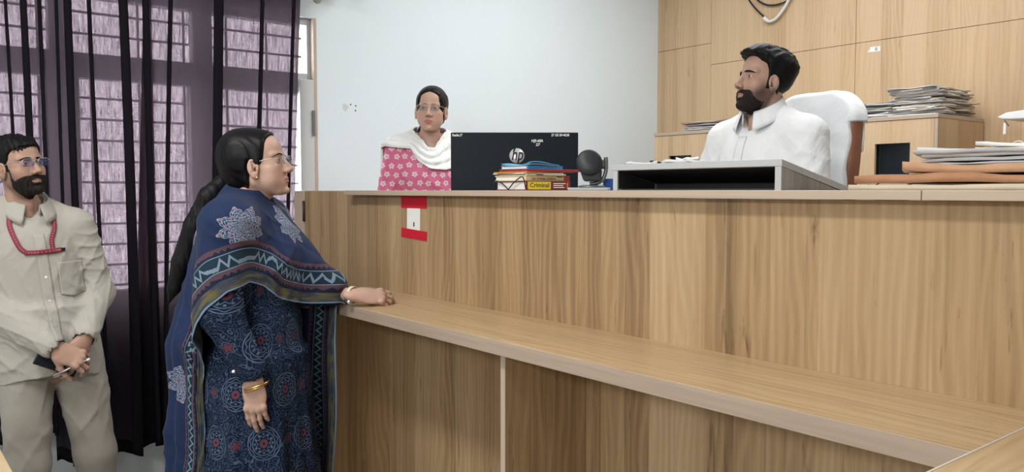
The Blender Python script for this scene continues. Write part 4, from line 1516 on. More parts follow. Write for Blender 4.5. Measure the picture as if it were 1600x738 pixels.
def glasses(par, pose, frame_m, lens_m, full=False, wl=0.046, hl=0.031, z0=-0.004, xf=0.1035, rimless=False, drop=0.0):
    """two lenses, bridge, nose pads and temples in head space"""
    g = MB()
    g2 = MB()
    pads = MB()
    for sy in (1, -1):
        cy = (0.0335) * sy
        n = 28
        P = []
        for i in range(n):
            a = 2 * PI * i / n
            ca, sa = math.cos(a), math.sin(a)
            yy = cy + wl / 2 * abs(ca) ** 0.62 * (1 if ca > 0 else -1)
            zz = z0 + hl / 2 * abs(sa) ** 0.70 * (1 if sa > 0 else -1)
            xx = xf - 0.10 * (abs(yy) - 0.012) ** 1 * 0.22 - (zz - z0) * -0.08
            P.append((xx, yy, zz))
        P = np.array(P)
        if not rimless:
            idx = list(range(n)) + [0] if full else list(range(0, n // 2 + 1))
            g.tube(pose.out(P[idx]), 0.0011 * pose.k, 6)
        ce = P.mean(0)
        vv = [tuple(pose.out(q[None])[0]) for q in P] + [tuple(pose.out((q - np.array((0.0012, 0, 0)))[None])[0]) for q in P]
        g2.add(vv, [tuple(range(n)), tuple(range(n, 2 * n))[::-1]] + [(i, (i + 1) % n, n + (i + 1) % n, n + i) for i in range(n)])
        out = P[np.argmax(P[:, 1] * sy)]
        tmp = crom([(xf - 0.006, out[1], z0 + hl * 0.28), (xf - 0.010, out[1] + 0.006 * sy, z0 + hl * 0.30), (xf - 0.03, 0.0685 * sy, z0 + hl * 0.30), (0.036, 0.0725 * sy, z0 + hl * 0.28), (0.012, 0.0745 * sy, z0 + hl * 0.22 + drop)], 6)
        g.tube(pose.out(tmp), 0.0013 * pose.k, 6)
        pads.tube(pose.out(np.array([(xf - 0.004, 0.0125 * sy, z0 + 0.001), (xf - 0.010, 0.0105 * sy, z0 - 0.003), (xf - 0.010, 0.0115 * sy, z0 - 0.010)])), 0.0011 * pose.k, 5)
    br_ = crom([(xf - 0.0008, 0.0135, z0 + hl * 0.22), (xf + 0.0015, 0, z0 + hl * 0.34), (xf - 0.0008, -0.0135, z0 + hl * 0.22)], 6)
    g.tube(pose.out(br_), 0.0012 * pose.k, 6)
    fr_ = g.build('spectacles', frame_m, par)
    g2.build('lenses', lens_m, fr_)
    pads.build('nose_pads', frame_m, fr_)
    return fr_


def lens_mat(name, tint, gloss):
    m = bpy.data.materials.new(name)
    m.use_nodes = True
    nt = m.node_tree
    nt.nodes.clear()
    o = nt.nodes.new('ShaderNodeOutputMaterial')
    t = nt.nodes.new('ShaderNodeBsdfTransparent')
    t.inputs[0].default_value = (*tint, 1)
    g = nt.nodes.new('ShaderNodeBsdfGlossy')
    g.inputs['Roughness'].default_value = 0.03
    g.inputs[0].default_value = (*gloss, 1)
    x = nt.nodes.new('ShaderNodeMixShader')
    x.inputs[0].default_value = 0.08
    nt.links.new(t.outputs[0], x.inputs[1])
    nt.links.new(g.outputs[0], x.inputs[2])
    nt.links.new(x.outputs[0], o.inputs[0])
    return m


LENS = lens_mat('spectacle_lens', (0.90, 0.92, 0.93), (0.9, 0.95, 1.0))
LENS_B = lens_mat('blue_coated_lens', (0.80, 0.84, 0.95), (0.25, 0.4, 1.0))


def limb(P, pts, rad, k=0.02):
    d = None
    for a, b, ra, rb in zip(pts[:-1], pts[1:], rad[:-1], rad[1:]):
        c = cap(P, a, b, ra, rb)
        d = c if d is None else smin(d, c, k)
    return d


def collar(par, c, R, zb, mat, rx=0.056, ry=0.058, gap=24, stand=0.030, tipl=0.062, back=0.040, tilt=0.030, spread=0.020, tipy=0.0, name='collar'):
    """a folded shirt collar around the neck axis at c (person frame), open at the front"""
    n = 61
    an = np.linspace(math.radians(gap), 2 * PI - math.radians(gap), n)
    prof = 8
    P = np.zeros((n, prof, 3))
    for i, a in enumerate(an):
        f = 0.5 + 0.5 * math.cos(a)                      # 1 at the front
        fl = back + (tipl - back) * max(0, (f - 0.35) / 0.65) ** 2.0
        zz0 = zb - tilt * f
        ca, sa = math.cos(a), math.sin(a)
        rows = [(1.0, 0.0, 0), (0.985, stand * 0.6, 0), (0.99, stand, 0), (1.04, stand + 0.004, 0), (1.10, stand - 0.004, 0),
                (1.10 + spread / 0.056 * 0.45, stand - fl * 0.42, 0), (1.10 + spread / 0.056 * 0.8, stand - fl * 0.72, 0), (1.10 + spread / 0.056, stand - fl, 0)]
        for j, (k_, dz, _) in enumerate(rows):
            open_ = 1.0 + 0.0 * f
            P[i, j] = (c[0] + rx * k_ * ca * open_, c[1] + ry * k_ * sa + tipy * f * (1 if sa > 0 else -1) * max(0, (j - 4)) / 3, zz0 + dz)
    me = grid_mesh(name, P, 0.0022)
    return obj(name, me, mat, par)


def ribbon(fn, pts, width, off=0.003, axis=0, side=(0, 1, 0), n=7, far=0.6, thick=0.0014):
    """a strap through pts (person frame), laid on the implicit cloth fn from the front (+x)"""
    c = crom(pts, n)
    t = np.gradient(c, axis=0)
    t /= np.linalg.norm(t, axis=1)[:, None]
    s_ = np.cross(t, (1.0, 0, 0))
    s_ /= np.linalg.norm(s_, axis=1)[:, None] + 1e-9
    w = np.linspace(-0.5, 0.5, 5)
    P = c[:, None, :] + s_[:, None, :] * (w[None, :, None] * width)
    O = P.reshape(-1, 3).copy()
    O[:, 0] = far
    D = np.tile((-1.0, 0, 0), (len(O), 1))
    tt = march(fn, O, D, 0, far + 0.1)
    O = O + D * (tt - off)[:, None]
    return grid_mesh('strap', O.reshape(P.shape), thick)


def cloth_mat(name, base, rough=0.85, weave=900.0, var=0.05, fold=0.25, fscale=9.0):
    m = Mat(name, rough, 0.15, sheen=0.05)
    x, y, z = m.coord()
    n = m.noise(m.vec(x, y, z), 16.0, 3)
    m.color(m.mix(n, tuple(c * (1 - var) for c in base), tuple(min(1, c * (1 + var)) for c in base)))
    w = m.noise(m.vec(x, y, z * 0.8), fscale, 4, 0.55, 1.2)
    m.bump(w, fold, 0.02)
    return m.m
# ---------------------------------------------------------------- the woman in the blue shawl
SKIN_F = skin_mat('skin_fair_brown', (0.49, 0.312, 0.240))
SKIN_P = skin_mat('skin_light_brown', (0.52, 0.33, 0.255))
SKIN_J = skin_mat('skin_warm_brown', (0.43, 0.268, 0.20))
SKIN_Y = skin_mat('skin_brown', (0.42, 0.26, 0.19))
GOLD = plain('gold', (0.72, 0.47, 0.16), 0.28, 0.5, 1.0, 0.08, 80)
WIRE_F = plain('spectacle_wire', (0.30, 0.31, 0.32), 0.3, 0.5, 0.8)


def kurta_mat():
    m = Mat('navy_block_print', 0.85, 0.15)
    u, v, _ = m.sep(m.attr('puv').outputs['Vector'])
    p = 0.150
    row = (v / p).floor()
    uu = u / p + row.mod(2.0).abs() * 0.5
    cellv = m.vec(uu.floor(), row)
    du = (uu.frac() - 0.5) * p
    dv = ((v / p).frac() - 0.5) * p
    r = (du * du + dv * dv * 0.8).sqrt()
    an = dv.atan2(du)
    ld = lambda rr, c, w: ((rr - c).abs()).lt(w)
    petal = (an * 8.0).cos() * 0.0032
    petal2 = (an * 10.0).cos() * 0.0022
    rose = r.lt(0.0115)
    dot = r.lt(0.0035)
    l1 = ld(r + petal, 0.019, 0.0011)
    l2 = ld(r, 0.031, 0.0009)
    l3 = ld(r + petal2, 0.0375, 0.0009)
    ring = ld(r, 0.0245, 0.0028) * ((an * 12.0).cos()).gt(0.35)
    l4 = ld(r, 0.044, 0.0011)
    inm = r.lt(0.0455)
    n = m.noise(m.vec(u * 24.0, v * 24.0), 1.0, 1.0, 0.4)
    vine = ((n * 9.0).frac() - 0.5).abs().lt(0.062)
    n2 = m.noise(m.vec(u * 60.0 + 7.0, v * 60.0), 1.0, 0.0)
    curl = ((n2 * 5.0).frac() - 0.5).abs().lt(0.09)
    side = (((uu + 0.5).frac() - 0.5) * p)
    r2 = (side * side + dv * dv).sqrt()
    an2 = dv.atan2(side)
    fl = (r2 + (an2 * 5.0).cos() * 0.003).lt(0.0115)
    fl_o = ld(r2 + (an2 * 5.0).cos() * 0.003, 0.0155, 0.0011)
    line_in = l1.max(l2).max(l3).max(l4).max(ring * 0.8)
    line_out = vine.max(curl * 0.75).max(fl_o) * (1.0 - 0.0 * vine) if False else vine.max(curl * 0.7)
    line_out = line_out * r2.gt(0.014)
    line_out = line_out.max(fl_o)
    fade = m.noise(m.vec(u * 40.0, v * 40.0, 3.0), 1.0, 2) * 0.9 + 0.15
    base = m.mix(m.noise(m.vec(u * 9.0, v * 9.0), 1.0, 2), (0.0028, 0.007, 0.024), (0.006, 0.014, 0.042))
    c = m.mix((line_out * r.gt(0.0455) * fade).sat(), base, (0.10, 0.145, 0.22))
    c = m.mix(inm * 0.55, c, (0.008, 0.018, 0.05))
    c = m.mix((line_in * inm * fade).sat(), c, (0.17, 0.23, 0.31))
    c = m.mix((rose * 0.85).max(fl * 0.75), c, (0.13, 0.048, 0.058))
    c = m.mix(dot, c, (0.015, 0.012, 0.03))
    m.color(c)
    x, y, z = m.coord()
    m.bump(m.noise(m.vec(x, y, z * 0.4), 14.0, 3, 0.5, 0.8), 0.35, 0.02)
    return m.m


def shawl_mat():
    """puv = (along the border, distance from the border edge, unused); motif from cloth coordinates in puv2"""
    m = Mat('blue_bordered_shawl', 0.75, 0.2, sheen=0.05)
    s, d, _ = m.sep(m.attr('puv').outputs['Vector'])
    s, d = s * 1.45, d * 1.45
    a, b, _ = m.sep(m.attr('puv2').outputs['Vector'])
    tri = lambda q, per, amp: ((q / per).pp(0.5) * 2.0 - 0.5) * amp
    band = lambda lo, hi: d.gt(lo) * d.lt(hi)
    blue = m.mix(m.noise(m.vec(a * 8.0, b * 8.0), 1.0, 2), (0.0065, 0.0165, 0.055), (0.010, 0.024, 0.076))
    navy = (0.006, 0.011, 0.038)
    # medallions scattered over the field
    p = 0.235
    row = (b / p).floor()
    aa = a / p + row.mod(2.0).abs() * 0.5
    du = (aa.frac() - 0.5) * p
    dv = ((b / p).frac() - 0.5) * p
    r = (du * du + dv * dv).sqrt() * 1.2
    an = dv.atan2(du)
    star = (an * 8.0).cos() * 0.010 + (an * 24.0).cos() * 0.0025
    inside = (r + star).lt(0.062)
    n = m.noise(m.vec(a * 60.0, b * 60.0), 1.0, 0.0)
    lace = ((r * 105.0 + (an * 8.0).cos() * 0.9).frac() - 0.5).abs().lt(0.14)
    lace = lace.max((((an * 16.0).sin()) + (r * 420.0).sin() * 0.9).abs().lt(0.20))
    lace = lace.max(((n * 6.0).frac() - 0.5).abs().lt(0.08))
    lace = lace.max(((r + star) - 0.0605).abs().lt(0.0014)) * inside
    pink = inside * (((an * 8.0 + 0.4).cos() * (r * 170.0).sin()).gt(0.72))
    c = m.mix(lace * 0.9, blue, (0.25, 0.31, 0.40))
    c = m.mix(pink * 0.8, c, (0.26, 0.12, 0.15))
    # border, outside in
    rust, light, gold = (0.078, 0.042, 0.056), (0.15, 0.21, 0.28), (0.115, 0.102, 0.042)
    c = m.mix(band(0.0, 0.176), c, navy)
    zz1 = d - 0.163 - tri(s, 0.024, 0.012)
    c = m.mix(band(0.147, 0.179) * zz1.gt(0.0), c, rust)
    c = m.mix(band(0.1445, 0.148), c, light)
    zz2 = (d - 0.115 - tri(s, 0.036, 0.036)).abs()
    c = m.mix(band(0.086, 0.1445), c, (0.006, 0.022, 0.040))
    c = m.mix(band(0.086, 0.1445) * zz2.lt(0.0085), c, light)
    c = m.mix(band(0.083, 0.0865), c, light)
    zz3 = d - 0.066 - tri(s, 0.024, 0.012)
    c = m.mix(band(0.050, 0.083) * zz3.gt(0.0), c, rust)
    gn = m.noise(m.vec(s * 14.0, d * 60.0), 1.0, 3)
    goldc = m.mix(((gn - 0.42) * 5.0).sat(), (0.030, 0.042, 0.065), gold)
    c = m.mix(band(0.008, 0.0495), c, goldc)
    c = m.mix(d.lt(0.007), c, (0.16, 0.24, 0.36))
    m.color(c)
    x, y, z = m.coord()
    m.bump(m.noise(m.vec(x, y, z), 11.0, 3, 0.5, 0.8), 0.25, 0.02)
    return m.m


def blue_woman():
    loc = (-2.50, 0.962, 0.0)
    t = thing('person', 'woman in a navy printed kurta and bordered blue shawl resting a hand on the ledge', 'person', loc, math.radians(51.45))
    # joints
    rs, re, rw = (-0.025, -0.165, 1.315), (-0.035, -0.215, 1.075), (0.058, -0.205, 0.868)
    ls, le, lw = (-0.01, 0.150, 1.315), (0.095, 0.135, 1.100), (0.312, 0.040, 1.0860)
    pose = Pose((0.015, 0, 1.500), yaw=0, pitch=-12, k=0.915)
    hd = Head(True, nose=0.93, jaw=0.93, neck=0.050, brow=0.75, fat=0.003, cheeks=0.001)

    def torso(P, g=0.0):
        d = ell(P, (-0.005, 0, 1.185), (0.098 + g, 0.140 + g, 0.17 + g))
        d = smin(d, ell(P, (0.050, 0, 1.175), (0.080 + g, 0.125 + g, 0.085 + g)), 0.05)
        d = smin(d, ell(P, (0.012, 0, 0.99), (0.118 + g, 0.140 + g, 0.17 + g)), 0.06)
        d = smin(d, ell(P, (-0.005, 0, 0.83), (0.135 + g, 0.165 + g, 0.16 + g)), 0.06)
        d = smin(d, cap(P, (-0.03, -0.045, 1.375), (-0.02, -0.150, 1.315), 0.042 + g, 0.048 + g), 0.05)
        d = smin(d, cap(P, (-0.03, 0.045, 1.375), (-0.02, 0.150, 1.315), 0.042 + g, 0.048 + g), 0.05)
        return d

    def bodyf(P):
        d = torso(P, -0.012)
        d = smin(d, cap(P, (-0.025, 0, 1.32), (-0.015, 0, 1.42), 0.05, 0.045), 0.03)
        d = smin(d, limb(P, [rs, re, rw], [0.045, 0.036, 0.020]), 0.03)
        d = smin(d, limb(P, [ls, le, lw], [0.045, 0.036, 0.0185]), 0.03)
        for sy in (1, -1):
            d = smin(d, limb(P, [(0, 0.085 * sy, 0.80), (0.01, 0.09 * sy, 0.43), (-0.02, 0.09 * sy, 0.07)], [0.085, 0.055, 0.038]), 0.03)
            d = smin(d, cap(P, (-0.02, 0.09 * sy, 0.035), (0.14, 0.10 * sy, 0.028), 0.033, 0.026), 0.03)
        return d
    V1, F1 = snet(lambda P: hd.field(P), (-0.125, -0.095, -0.205), (0.13, 0.095, 0.125), 0.0026)
    c1 = face_tint(V1, True, (0.82, 0.52, 0.52))
    V2, F2 = snet(bodyf, (-0.25, -0.30, -0.01), (0.33, 0.34, 1.47), 0.0085)
    sk = np.ones((len(V2), 3))
    # left hand flat on the ledge, right hand hanging
    HL = hand_mesh(lw, (0.90, 0.42, -0.10), (0.06, -0.62, 0.78), False, [(14, 36, 24), (18, 40, 26), (24, 44, 28), (32, 48, 28)], (34, 24), 1.0, 0.92, 0.92)
    HR = hand_mesh(rw, (0.02, 0.02, -1.0), (-0.15, -1, 0.0), True, [(10, 16, 10), (8, 14, 10), (10, 16, 12), (14, 20, 14)], (24, 28), -1.0, 0.93, 0.95)
    skin_obj(t, [(pose.out(V1), F1), (V2, F2), HL, HR], [c1, sk, np.ones((len(HL[0]), 3)), np.ones((len(HR[0]), 3))], SKIN_F)
    eyes(t, pose)
    brows(t, pose, 0.62, 0.0045, hd.field)
    # hair: smooth cap drawn back into a low tail
    pol = [(0.066, 0.075), (0.075, 0.098), (0.10, 0.14), (-0.17, 0.15), (-0.17, -0.09), (-0.075, -0.11), (-0.034, -0.088), (-0.010, -0.060), (0.000, -0.012), (0.010, 0.014), (0.022, 0.016), (0.034, -0.006), (0.042, -0.008), (0.054, 0.012), (0.062, 0.042)]

    def hairf(P):
        sk_ = hd.skull(P)
        t_ = 0.009 + 0.018 * sst(0.02, -0.09, P[:, 0]) * sst(-0.12, -0.0, P[:, 2])
        g = 0.0008 * np.sin(P[:, 1] * 420 + 3 * np.sin(P[:, 0] * 40)) * sst(0.10, 0.06, P[:, 2])
        d = smax(sk_ - t_ - g, poly2(P[:, 0] + 3.2 * P[:, 1] ** 2, P[:, 2], pol), 0.006)
        part = np.exp(-(P[:, 1] / 0.0022) ** 2) * 0.0018 * sst(-0.02, 0.03, P[:, 0])
        d = d + part
        d = smin(d, ell(P, (-0.078, 0, -0.030), (0.050, 0.058, 0.078)), 0.025)
        d = smin(d, cap(P, (-0.10, 0, -0.060), (-0.128, 0, -0.080), 0.030, 0.022), 0.02)
        return d
    V, F = snet(hairf, (-0.18, -0.10, -0.15), (0.11, 0.10, 0.15), 0.003)
    hr = obj('hair', np_mesh('hair', pose.out(V), F), HAIR_SLICK, t)
    tail = [(-0.088, -0.005, 1.448), (-0.125, -0.035, 1.40), (-0.165, -0.045, 1.31), (-0.205, -0.05, 1.20), (-0.232, -0.05, 1.12), (-0.250, -0.05, 1.075)]

    def tailf(P):
        d = limb(P, tail, [0.025, 0.032, 0.035, 0.031, 0.020, 0.005], 0.006)
        a = np.arctan2(P[:, 1] + 0.04, P[:, 0] + 0.17)
        return d + 0.0011 * np.sin(a * 11 + P[:, 2] * 9) + 0.0007 * np.sin(a * 25 - P[:, 2] * 16)
    V, F = snet(tailf, (-0.31, -0.12, 1.03), (-0.04, 0.06, 1.50), 0.004)
    obj('ponytail', np_mesh('ponytail', V, F), HAIR, hr)
    MB().tube([(-0.112 + 0.027 * math.cos(a) * 0.6, -0.02 + 0.027 * math.sin(a), 1.415 + 0.02 * math.cos(a)) for a in np.linspace(0, 2 * PI, 19)], 0.004, 6).build('hair_tie', BLACK, hr)
    glasses(t, pose, WIRE_F, LENS, True, 0.044, 0.029, -0.004, 0.1035)
    for sy in (1, -1):
        er = MB()
        er.lathe([(0.0, -0.004), (0.0035, -0.003), (0.0045, 0), (0.0035, 0.003), (0.0, 0.004)], 10, pose.M() @ Matrix.Translation((0.012, 0.0800 * sy, -0.0485)))
        er.build('earring', GOLD, t)
    # necklace chain at the nape
    ch = [(0.052 * math.cos(a) - 0.022, 0.052 * math.sin(a), 1.40 - 0.020 * math.cos(a)) for a in np.linspace(0, 2 * PI, 40)]
    MB().tube(ch, 0.0016, 5).build('necklace', GOLD, t)

    # kurta
    def kurtaf(P):
        d = torso(P, 0.012)
        z = P[:, 2]
        # skirt falling straight
        rx = 0.152 + 0.05 * np.clip((0.85 - z) / 0.6, 0, 1)
        ry = 0.182 + 0.05 * np.clip((0.85 - z) / 0.6, 0, 1)
        cxx = 0.008
        a = np.arctan2(P[:, 1], P[:, 0] - cxx)
        fold = (0.006 * np.sin(a * 9 + 1.0) + 0.004 * np.sin(a * 17 + z * 3)) * np.clip((0.98 - z) / 0.3, 0, 1)
        k = np.sqrt(((P[:, 0] - cxx) / rx) ** 2 + (P[:, 1] / ry) ** 2)
        sk_ = (k - 1) * 0.16 + fold
        sk_ = np.maximum(sk_, np.maximum(z - 0.92, 0.22 - z))
        d = smin(d, sk_, 0.05)
        d = smin(d, limb(P, [rs, re, (0.052, -0.206, 0.900)], [0.062, 0.060, 0.043], 0.03), 0.025)
        lwv = np.array(lw)
        lev = np.array(le)
        cu = lev + (lwv - lev) * 0.62
        d = smin(d, limb(P, [ls, le, tuple(cu)], [0.062, 0.056, 0.042], 0.03), 0.025)
        d = d + wr(P, [(30, 18, 55, 0.3, 14), (18, -30, 48, 1.9, 11), (60, 20, 30, 2.4, 17)], 0.0028)
        d = np.maximum(d, -(cap(P, (0.052, -0.206, 0.92), (0.066, -0.204, 0.84), 0.030)))
        d = np.maximum(d, -(cap(P, tuple(cu - (lwv - lev) * 0.1), tuple(cu + (lwv - lev) * 0.3), 0.031)))
        d = np.maximum(d, -ell(P, (-0.012, 0, 1.42), (0.062, 0.062, 0.06)))
        return d
    V, F = snet(kurtaf, (-0.30, -0.32, 0.2), (0.34, 0.36, 1.42), 0.0065)
    me = np_mesh('kurta', V, F)
    an = np.arctan2(-V[:, 1], -(V[:, 0] - 0.0))
    an = np.arctan2(V[:, 0], -V[:, 1])            # seam on the far side
    set_vec(me, 'puv', np.stack([an * 0.19, V[:, 2], 0 * an], 1))
    obj('kurta', me, kurta_mat(), t)
    # little cuff button
    MB().lathe([(0, -0.003), (0.0045, -0.0025), (0.0045, 0.0025), (0, 0.003)], 12, Matrix.Translation((0.012, -0.245, 0.905)) @ Matrix.Rotation(PI / 2, 4, 'X')).build('cuff_button', WHITE_P, t)
    # bangle and watch
    mb = MB()
    rv = np.array(rw)
    c0 = rv + np.array((0.006, -0.001, -0.012))
    mb.tube([tuple(c0 + np.array((0.0335 * math.cos(a), 0.0285 * math.sin(a), 0.010 * math.cos(a)))) for a in np.linspace(0, 2 * PI, 40)], 0.0030, 8)
    mb2 = MB()
    mb2.tube([tuple(c0 + np.array((0.0325 * math.cos(a), 0.0275 * math.sin(a), -0.006 + 0.012 * math.cos(a)))) for a in np.linspace(0, 2 * PI, 40)], 0.0022, 8)
    bg = mb.build('bangle', GOLD, t, 0, 'gold bangle')
    mb2.build('bangle', GOLD, t, 0, 'thin gold bangle')
    lv = np.array(lw)
    ax = (lv - np.array(le))
    ax /= np.linalg.norm(ax)
    w0 = lv - ax * 0.018
    u_ = np.cross(ax, (0, 0, 1.0))
    u_ /= np.linalg.norm(u_)
    v_ = np.cross(u_, ax)
    st_ = MB()
    pts = [tuple(w0 + 0.0305 * math.cos(a) * u_ + 0.0255 * math.sin(a) * v_) for a in np.linspace(0, 2 * PI, 36)]
    # flat strap
    Pg = np.zeros((36, 4, 3))
    for i, a in enumerate(np.linspace(0, 2 * PI, 36)):
        for j, q in enumerate((-0.006, -0.002, 0.002, 0.006)):
            Pg[i, j] = w0 + ax * q + 0.0290 * math.cos(a) * u_ + 0.0255 * math.sin(a) * v_
    wt = obj('wrist_watch', grid_mesh('wrist_watch', Pg, 0.0024), plain('cream_strap', (0.62, 0.58, 0.44), 0.5), t, 'cream strapped wrist watch')
    fm = Matrix((tuple(ax), tuple(v_), tuple(u_))).transposed().to_4x4()
    fm.translation = Vector(w0 + u_ * 0.0315 * 0.75 - v_ * 0.0262 * 0.66)
    MB().lathe([(0, -0.002), (0.011, -0.002), (0.012, 0.001), (0.010, 0.0045), (0, 0.0045)], 20, fm).build('watch_case', STEEL, wt)

    # ---- shawl
    SH = shawl_mat()

    def hull(P):
        d = torso(P, 0.020)
        d = smin(d, cap(P, (-0.03, 0, 1.34), (-0.02, 0, 1.41), 0.068, 0.060), 0.03)
        d = smin(d, limb(P, [rs, re], [0.072, 0.070]), 0.06)
        d = smin(d, limb(P, [ls, le, tuple(np.array(le) + 0.55 * (np.array(lw) - np.array(le)))], [0.070, 0.060, 0.046]), 0.06)
        d = smin(d, cap(P, (0.04, 0.02, 1.30), (0.215, 0.06, 1.12), 0.05, 0.035), 0.08)
        d = smin(d, cap(P, (-0.06, -0.05, 1.25), (-0.128, -0.05, 0.95), 0.10, 0.095), 0.06)
        d = smin(d, cap(P, (-0.128, -0.05, 0.95), (-0.170, -0.05, 0.25), 0.095, 0.10), 0.06)
        return d
    nth, nz = 300, 120
    th = np.linspace(-PI, PI, nth, endpoint=False)
    ztop = 1.425 - 0.015 * np.cos(th) + 0.010 * np.cos(th) ** 2
    hk = np.radians([-180, -150, -135, -127, -121, -113, -104, -95, -84, -72, -58, -46, -36, -20, 0, 18, 30, 40, 50, 62, 80, 100, 125, 150, 180])
    hz = [0.16, 0.17, 0.18, 0.20, 0.86, 0.955, 1.035, 1.090, 1.135, 1.155, 1.138, 1.105, 1.092, 1.078, 1.066, 1.058, 1.050, 1.040, 1.030, 1.0, 0.90, 0.7, 0.4, 0.2, 0.16]
    hem = np.interp(th, hk, hz)
    zs = np.concatenate([np.linspace(0, 0.32, 50, endpoint=False), np.linspace(0.32, 1.27, 130)])
    R = np.zeros((nth, len(zs)))
    for j, dz in enumerate(zs):
        z = ztop - dz
        O = np.stack([-0.02 + 0 * th, 0 * th, z], 1)
        D = np.stack([np.cos(th), np.sin(th), 0 * th], 1)
        O = O + D * 0.62
        tt = march(hull, O, -D, 0, 0.6, 40)
        R[:, j] = 0.62 - tt
    Rm = R.copy()
    for j in range(1, len(zs)):
        Rm[:, j] = np.maximum(R[:, j], Rm[:, j - 1] - 0.0007)
    # smooth round the body so that the cloth bridges hollows
    for _ in range(10):
        Rm = np.maximum(R, 0.25 * np.roll(Rm, 1, 0) + 0.5 * Rm + 0.25 * np.roll(Rm, -1, 0))
    ramp_ = np.clip((zs - 0.12) / 0.5, 0, 1)
    fold = (0.008 * np.sin(th * 13 + 0.7) + 0.006 * np.sin(th * 23 + 2.0))[:, None] * ramp_[None]
    sag = 0.0045 * np.sin(30 * zs[None] + 3.0 * np.sin(th * 2.0)[:, None] + th[:, None] * 4) * np.clip(zs / 0.1, 0, 1)[None]
    TH, ZZ = np.meshgrid(th, zs, indexing='ij')
    pf = np.stack([0.16 * np.cos(TH), 0.16 * np.sin(TH), -ZZ], -1).reshape(-1, 3).astype(np.float32)
    cr = creases(pf, [(60, 10, 90, 0.4, 9), (20, -70, 60, 1.7, 8), (80, 60, 20, 2.9, 7)], 0.005).reshape(TH.shape) * np.clip(ZZ / 0.08, 0, 1)
    # folds radiating from the near shoulder towards the far forearm
    u1 = (TH + 1.0) * 0.9 - ZZ * 5.0
    cr -= 0.005 * np.exp(-((TH - 0.0) / 0.8) ** 2) * (1 - np.abs(np.sin(u1 * 5.0))) ** 2 * np.clip(ZZ / 0.1, 0, 1)
    Rm = Rm + fold + sag * 0.6 + cr + 0.004
    P = np.zeros((nth, nz, 3))
    for i in range(nth):
        v = np.linspace(0, ztop[i] - hem[i], nz)
        r = np.interp(v, zs, Rm[i])
        P[i, :, 0] = -0.02 + r * math.cos(th[i])
        P[i, :, 1] = r * math.sin(th[i])
        P[i, :, 2] = ztop[i] - v
    # border distance in the cloth's own unrolled plane
    U = np.where(th > -2.10, th * 0.235, -2.10 * 0.235 + (th + 2.10) * 0.60)
    hu = np.interp(np.linspace(0, 1, 900), np.linspace(0, 1, nth), U)
    hzz = np.interp(hu, U, hem)
    pl = np.stack([hu, hzz], 1)
    seg = np.concatenate([[0], np.cumsum(np.hypot(np.diff(pl[:, 0]), np.diff(pl[:, 1])))])
    Q = np.stack([np.repeat(U[:, None], nz, 1), P[..., 2]], -1).reshape(-1, 2)
    dist = np.full(len(Q), 1e9)
    ss = np.zeros(len(Q))
    for i in range(len(pl) - 1):
        a, b = pl[i], pl[i + 1]
        e = b - a
        tt = np.clip(((Q - a) @ e) / max(1e-12, e @ e), 0, 1)
        dd = np.hypot(*(Q - a - tt[:, None] * e).T)
        m_ = dd < dist
        dist[m_] = dd[m_]
        ss[m_] = seg[i] + tt[m_] * math.sqrt(e @ e)
    uv = np.stack([ss, dist], -1).reshape(nth, nz, 2)
    me = grid_mesh('shawl', P, 0.0025, uv, True, True)
    mot = np.stack([th[:, None] * 0.2 - 0.0907 + 0 * P[..., 2], P[..., 2] - 1.1975, 0 * P[..., 2]], -1).reshape(-1, 3)
    set_vec(me, 'puv2', np.vstack([mot, mot]))
    sh = obj('shawl', me, SH, t)
    # the end that hangs down from the left forearm
    n1, n2 = 40, 50
    P = np.zeros((n1, n2, 3))
    uv = np.zeros((n1, n2, 2))
    for i in range(n1):
        for j in range(n2):
            u, v = i / (n1 - 1), j / (n2 - 1)
            z = 1.055 - 0.88 * v
            x = 0.02 + 0.222 * u + (-0.04 * v) * u + 0.006 * math.sin(9 * v + 4 * u)
            P[i, j] = (x, 0.195 - 0.085 * u + 0.016 * math.sin(u * 11 + 1.3 * v), z)
            uv[i, j] = (z, 0.245 * (1 - u))
    me = grid_mesh('shawl_end', P, 0.0025, uv)
    m2 = np.stack([0.3 + 0 * P[..., 0], P[..., 2], 0 * P[..., 0]], -1).reshape(-1, 3)
    set_vec(me, 'puv2', np.vstack([m2, m2]))
    obj('shawl_end', me, SH, sh)
    return t


blue_woman()
# ---------------------------------------------------------------- the seated man in white
WHITE_SHIRT = cloth_mat('white_shirt', (0.80, 0.82, 0.84), 0.8, fold=0.6, fscale=7.0)
TROUSER_D = cloth_mat('dark_trousers', (0.03, 0.03, 0.036))
SHOE_M = plain('black_shoe', (0.02, 0.018, 0.017), 0.35, 0.5)


def shoes(t, pts):
    for a, b in pts:
        V, F = snet(lambda P: np.maximum(smin(cap(P, a, b, 0.043, 0.036), ell(P, a, (0.055, 0.042, 0.05)), 0.02), 0.002 - P[:, 2]), np.minimum(a, b) - np.array((0.08, 0.08, 0.06)), np.maximum(a, b) + np.array((0.08, 0.08, 0.08)), 0.006)
        obj('shoe', np_mesh('shoe', V, F), SHOE_M, t)


def strip(fn, y0, y1, z0, z1, mat, par, name, off=0.0016, thick=0.0016, n=(6, 40), far=0.5, skew=0.0):
    """a stitched-on band lying on the front of the implicit cloth fn"""
    P = np.zeros((*n, 3))
    for i in range(n[0]):
        for j in range(n[1]):
            u, v = i / (n[0] - 1), j / (n[1] - 1)
            z = z1 + (z0 - z1) * v
            P[i, j] = (far, y0 + (y1 - y0) * u + skew * (z - z1), z)
    O = P.reshape(-1, 3)
    D = np.tile((-1.0, 0, 0), (len(O), 1))
    t = march(fn, O, D, 0, far + 0.1)
    O = O + D * (t - off)[:, None]
    return obj(name, grid_mesh(name, O.reshape(P.shape), thick), mat, par)


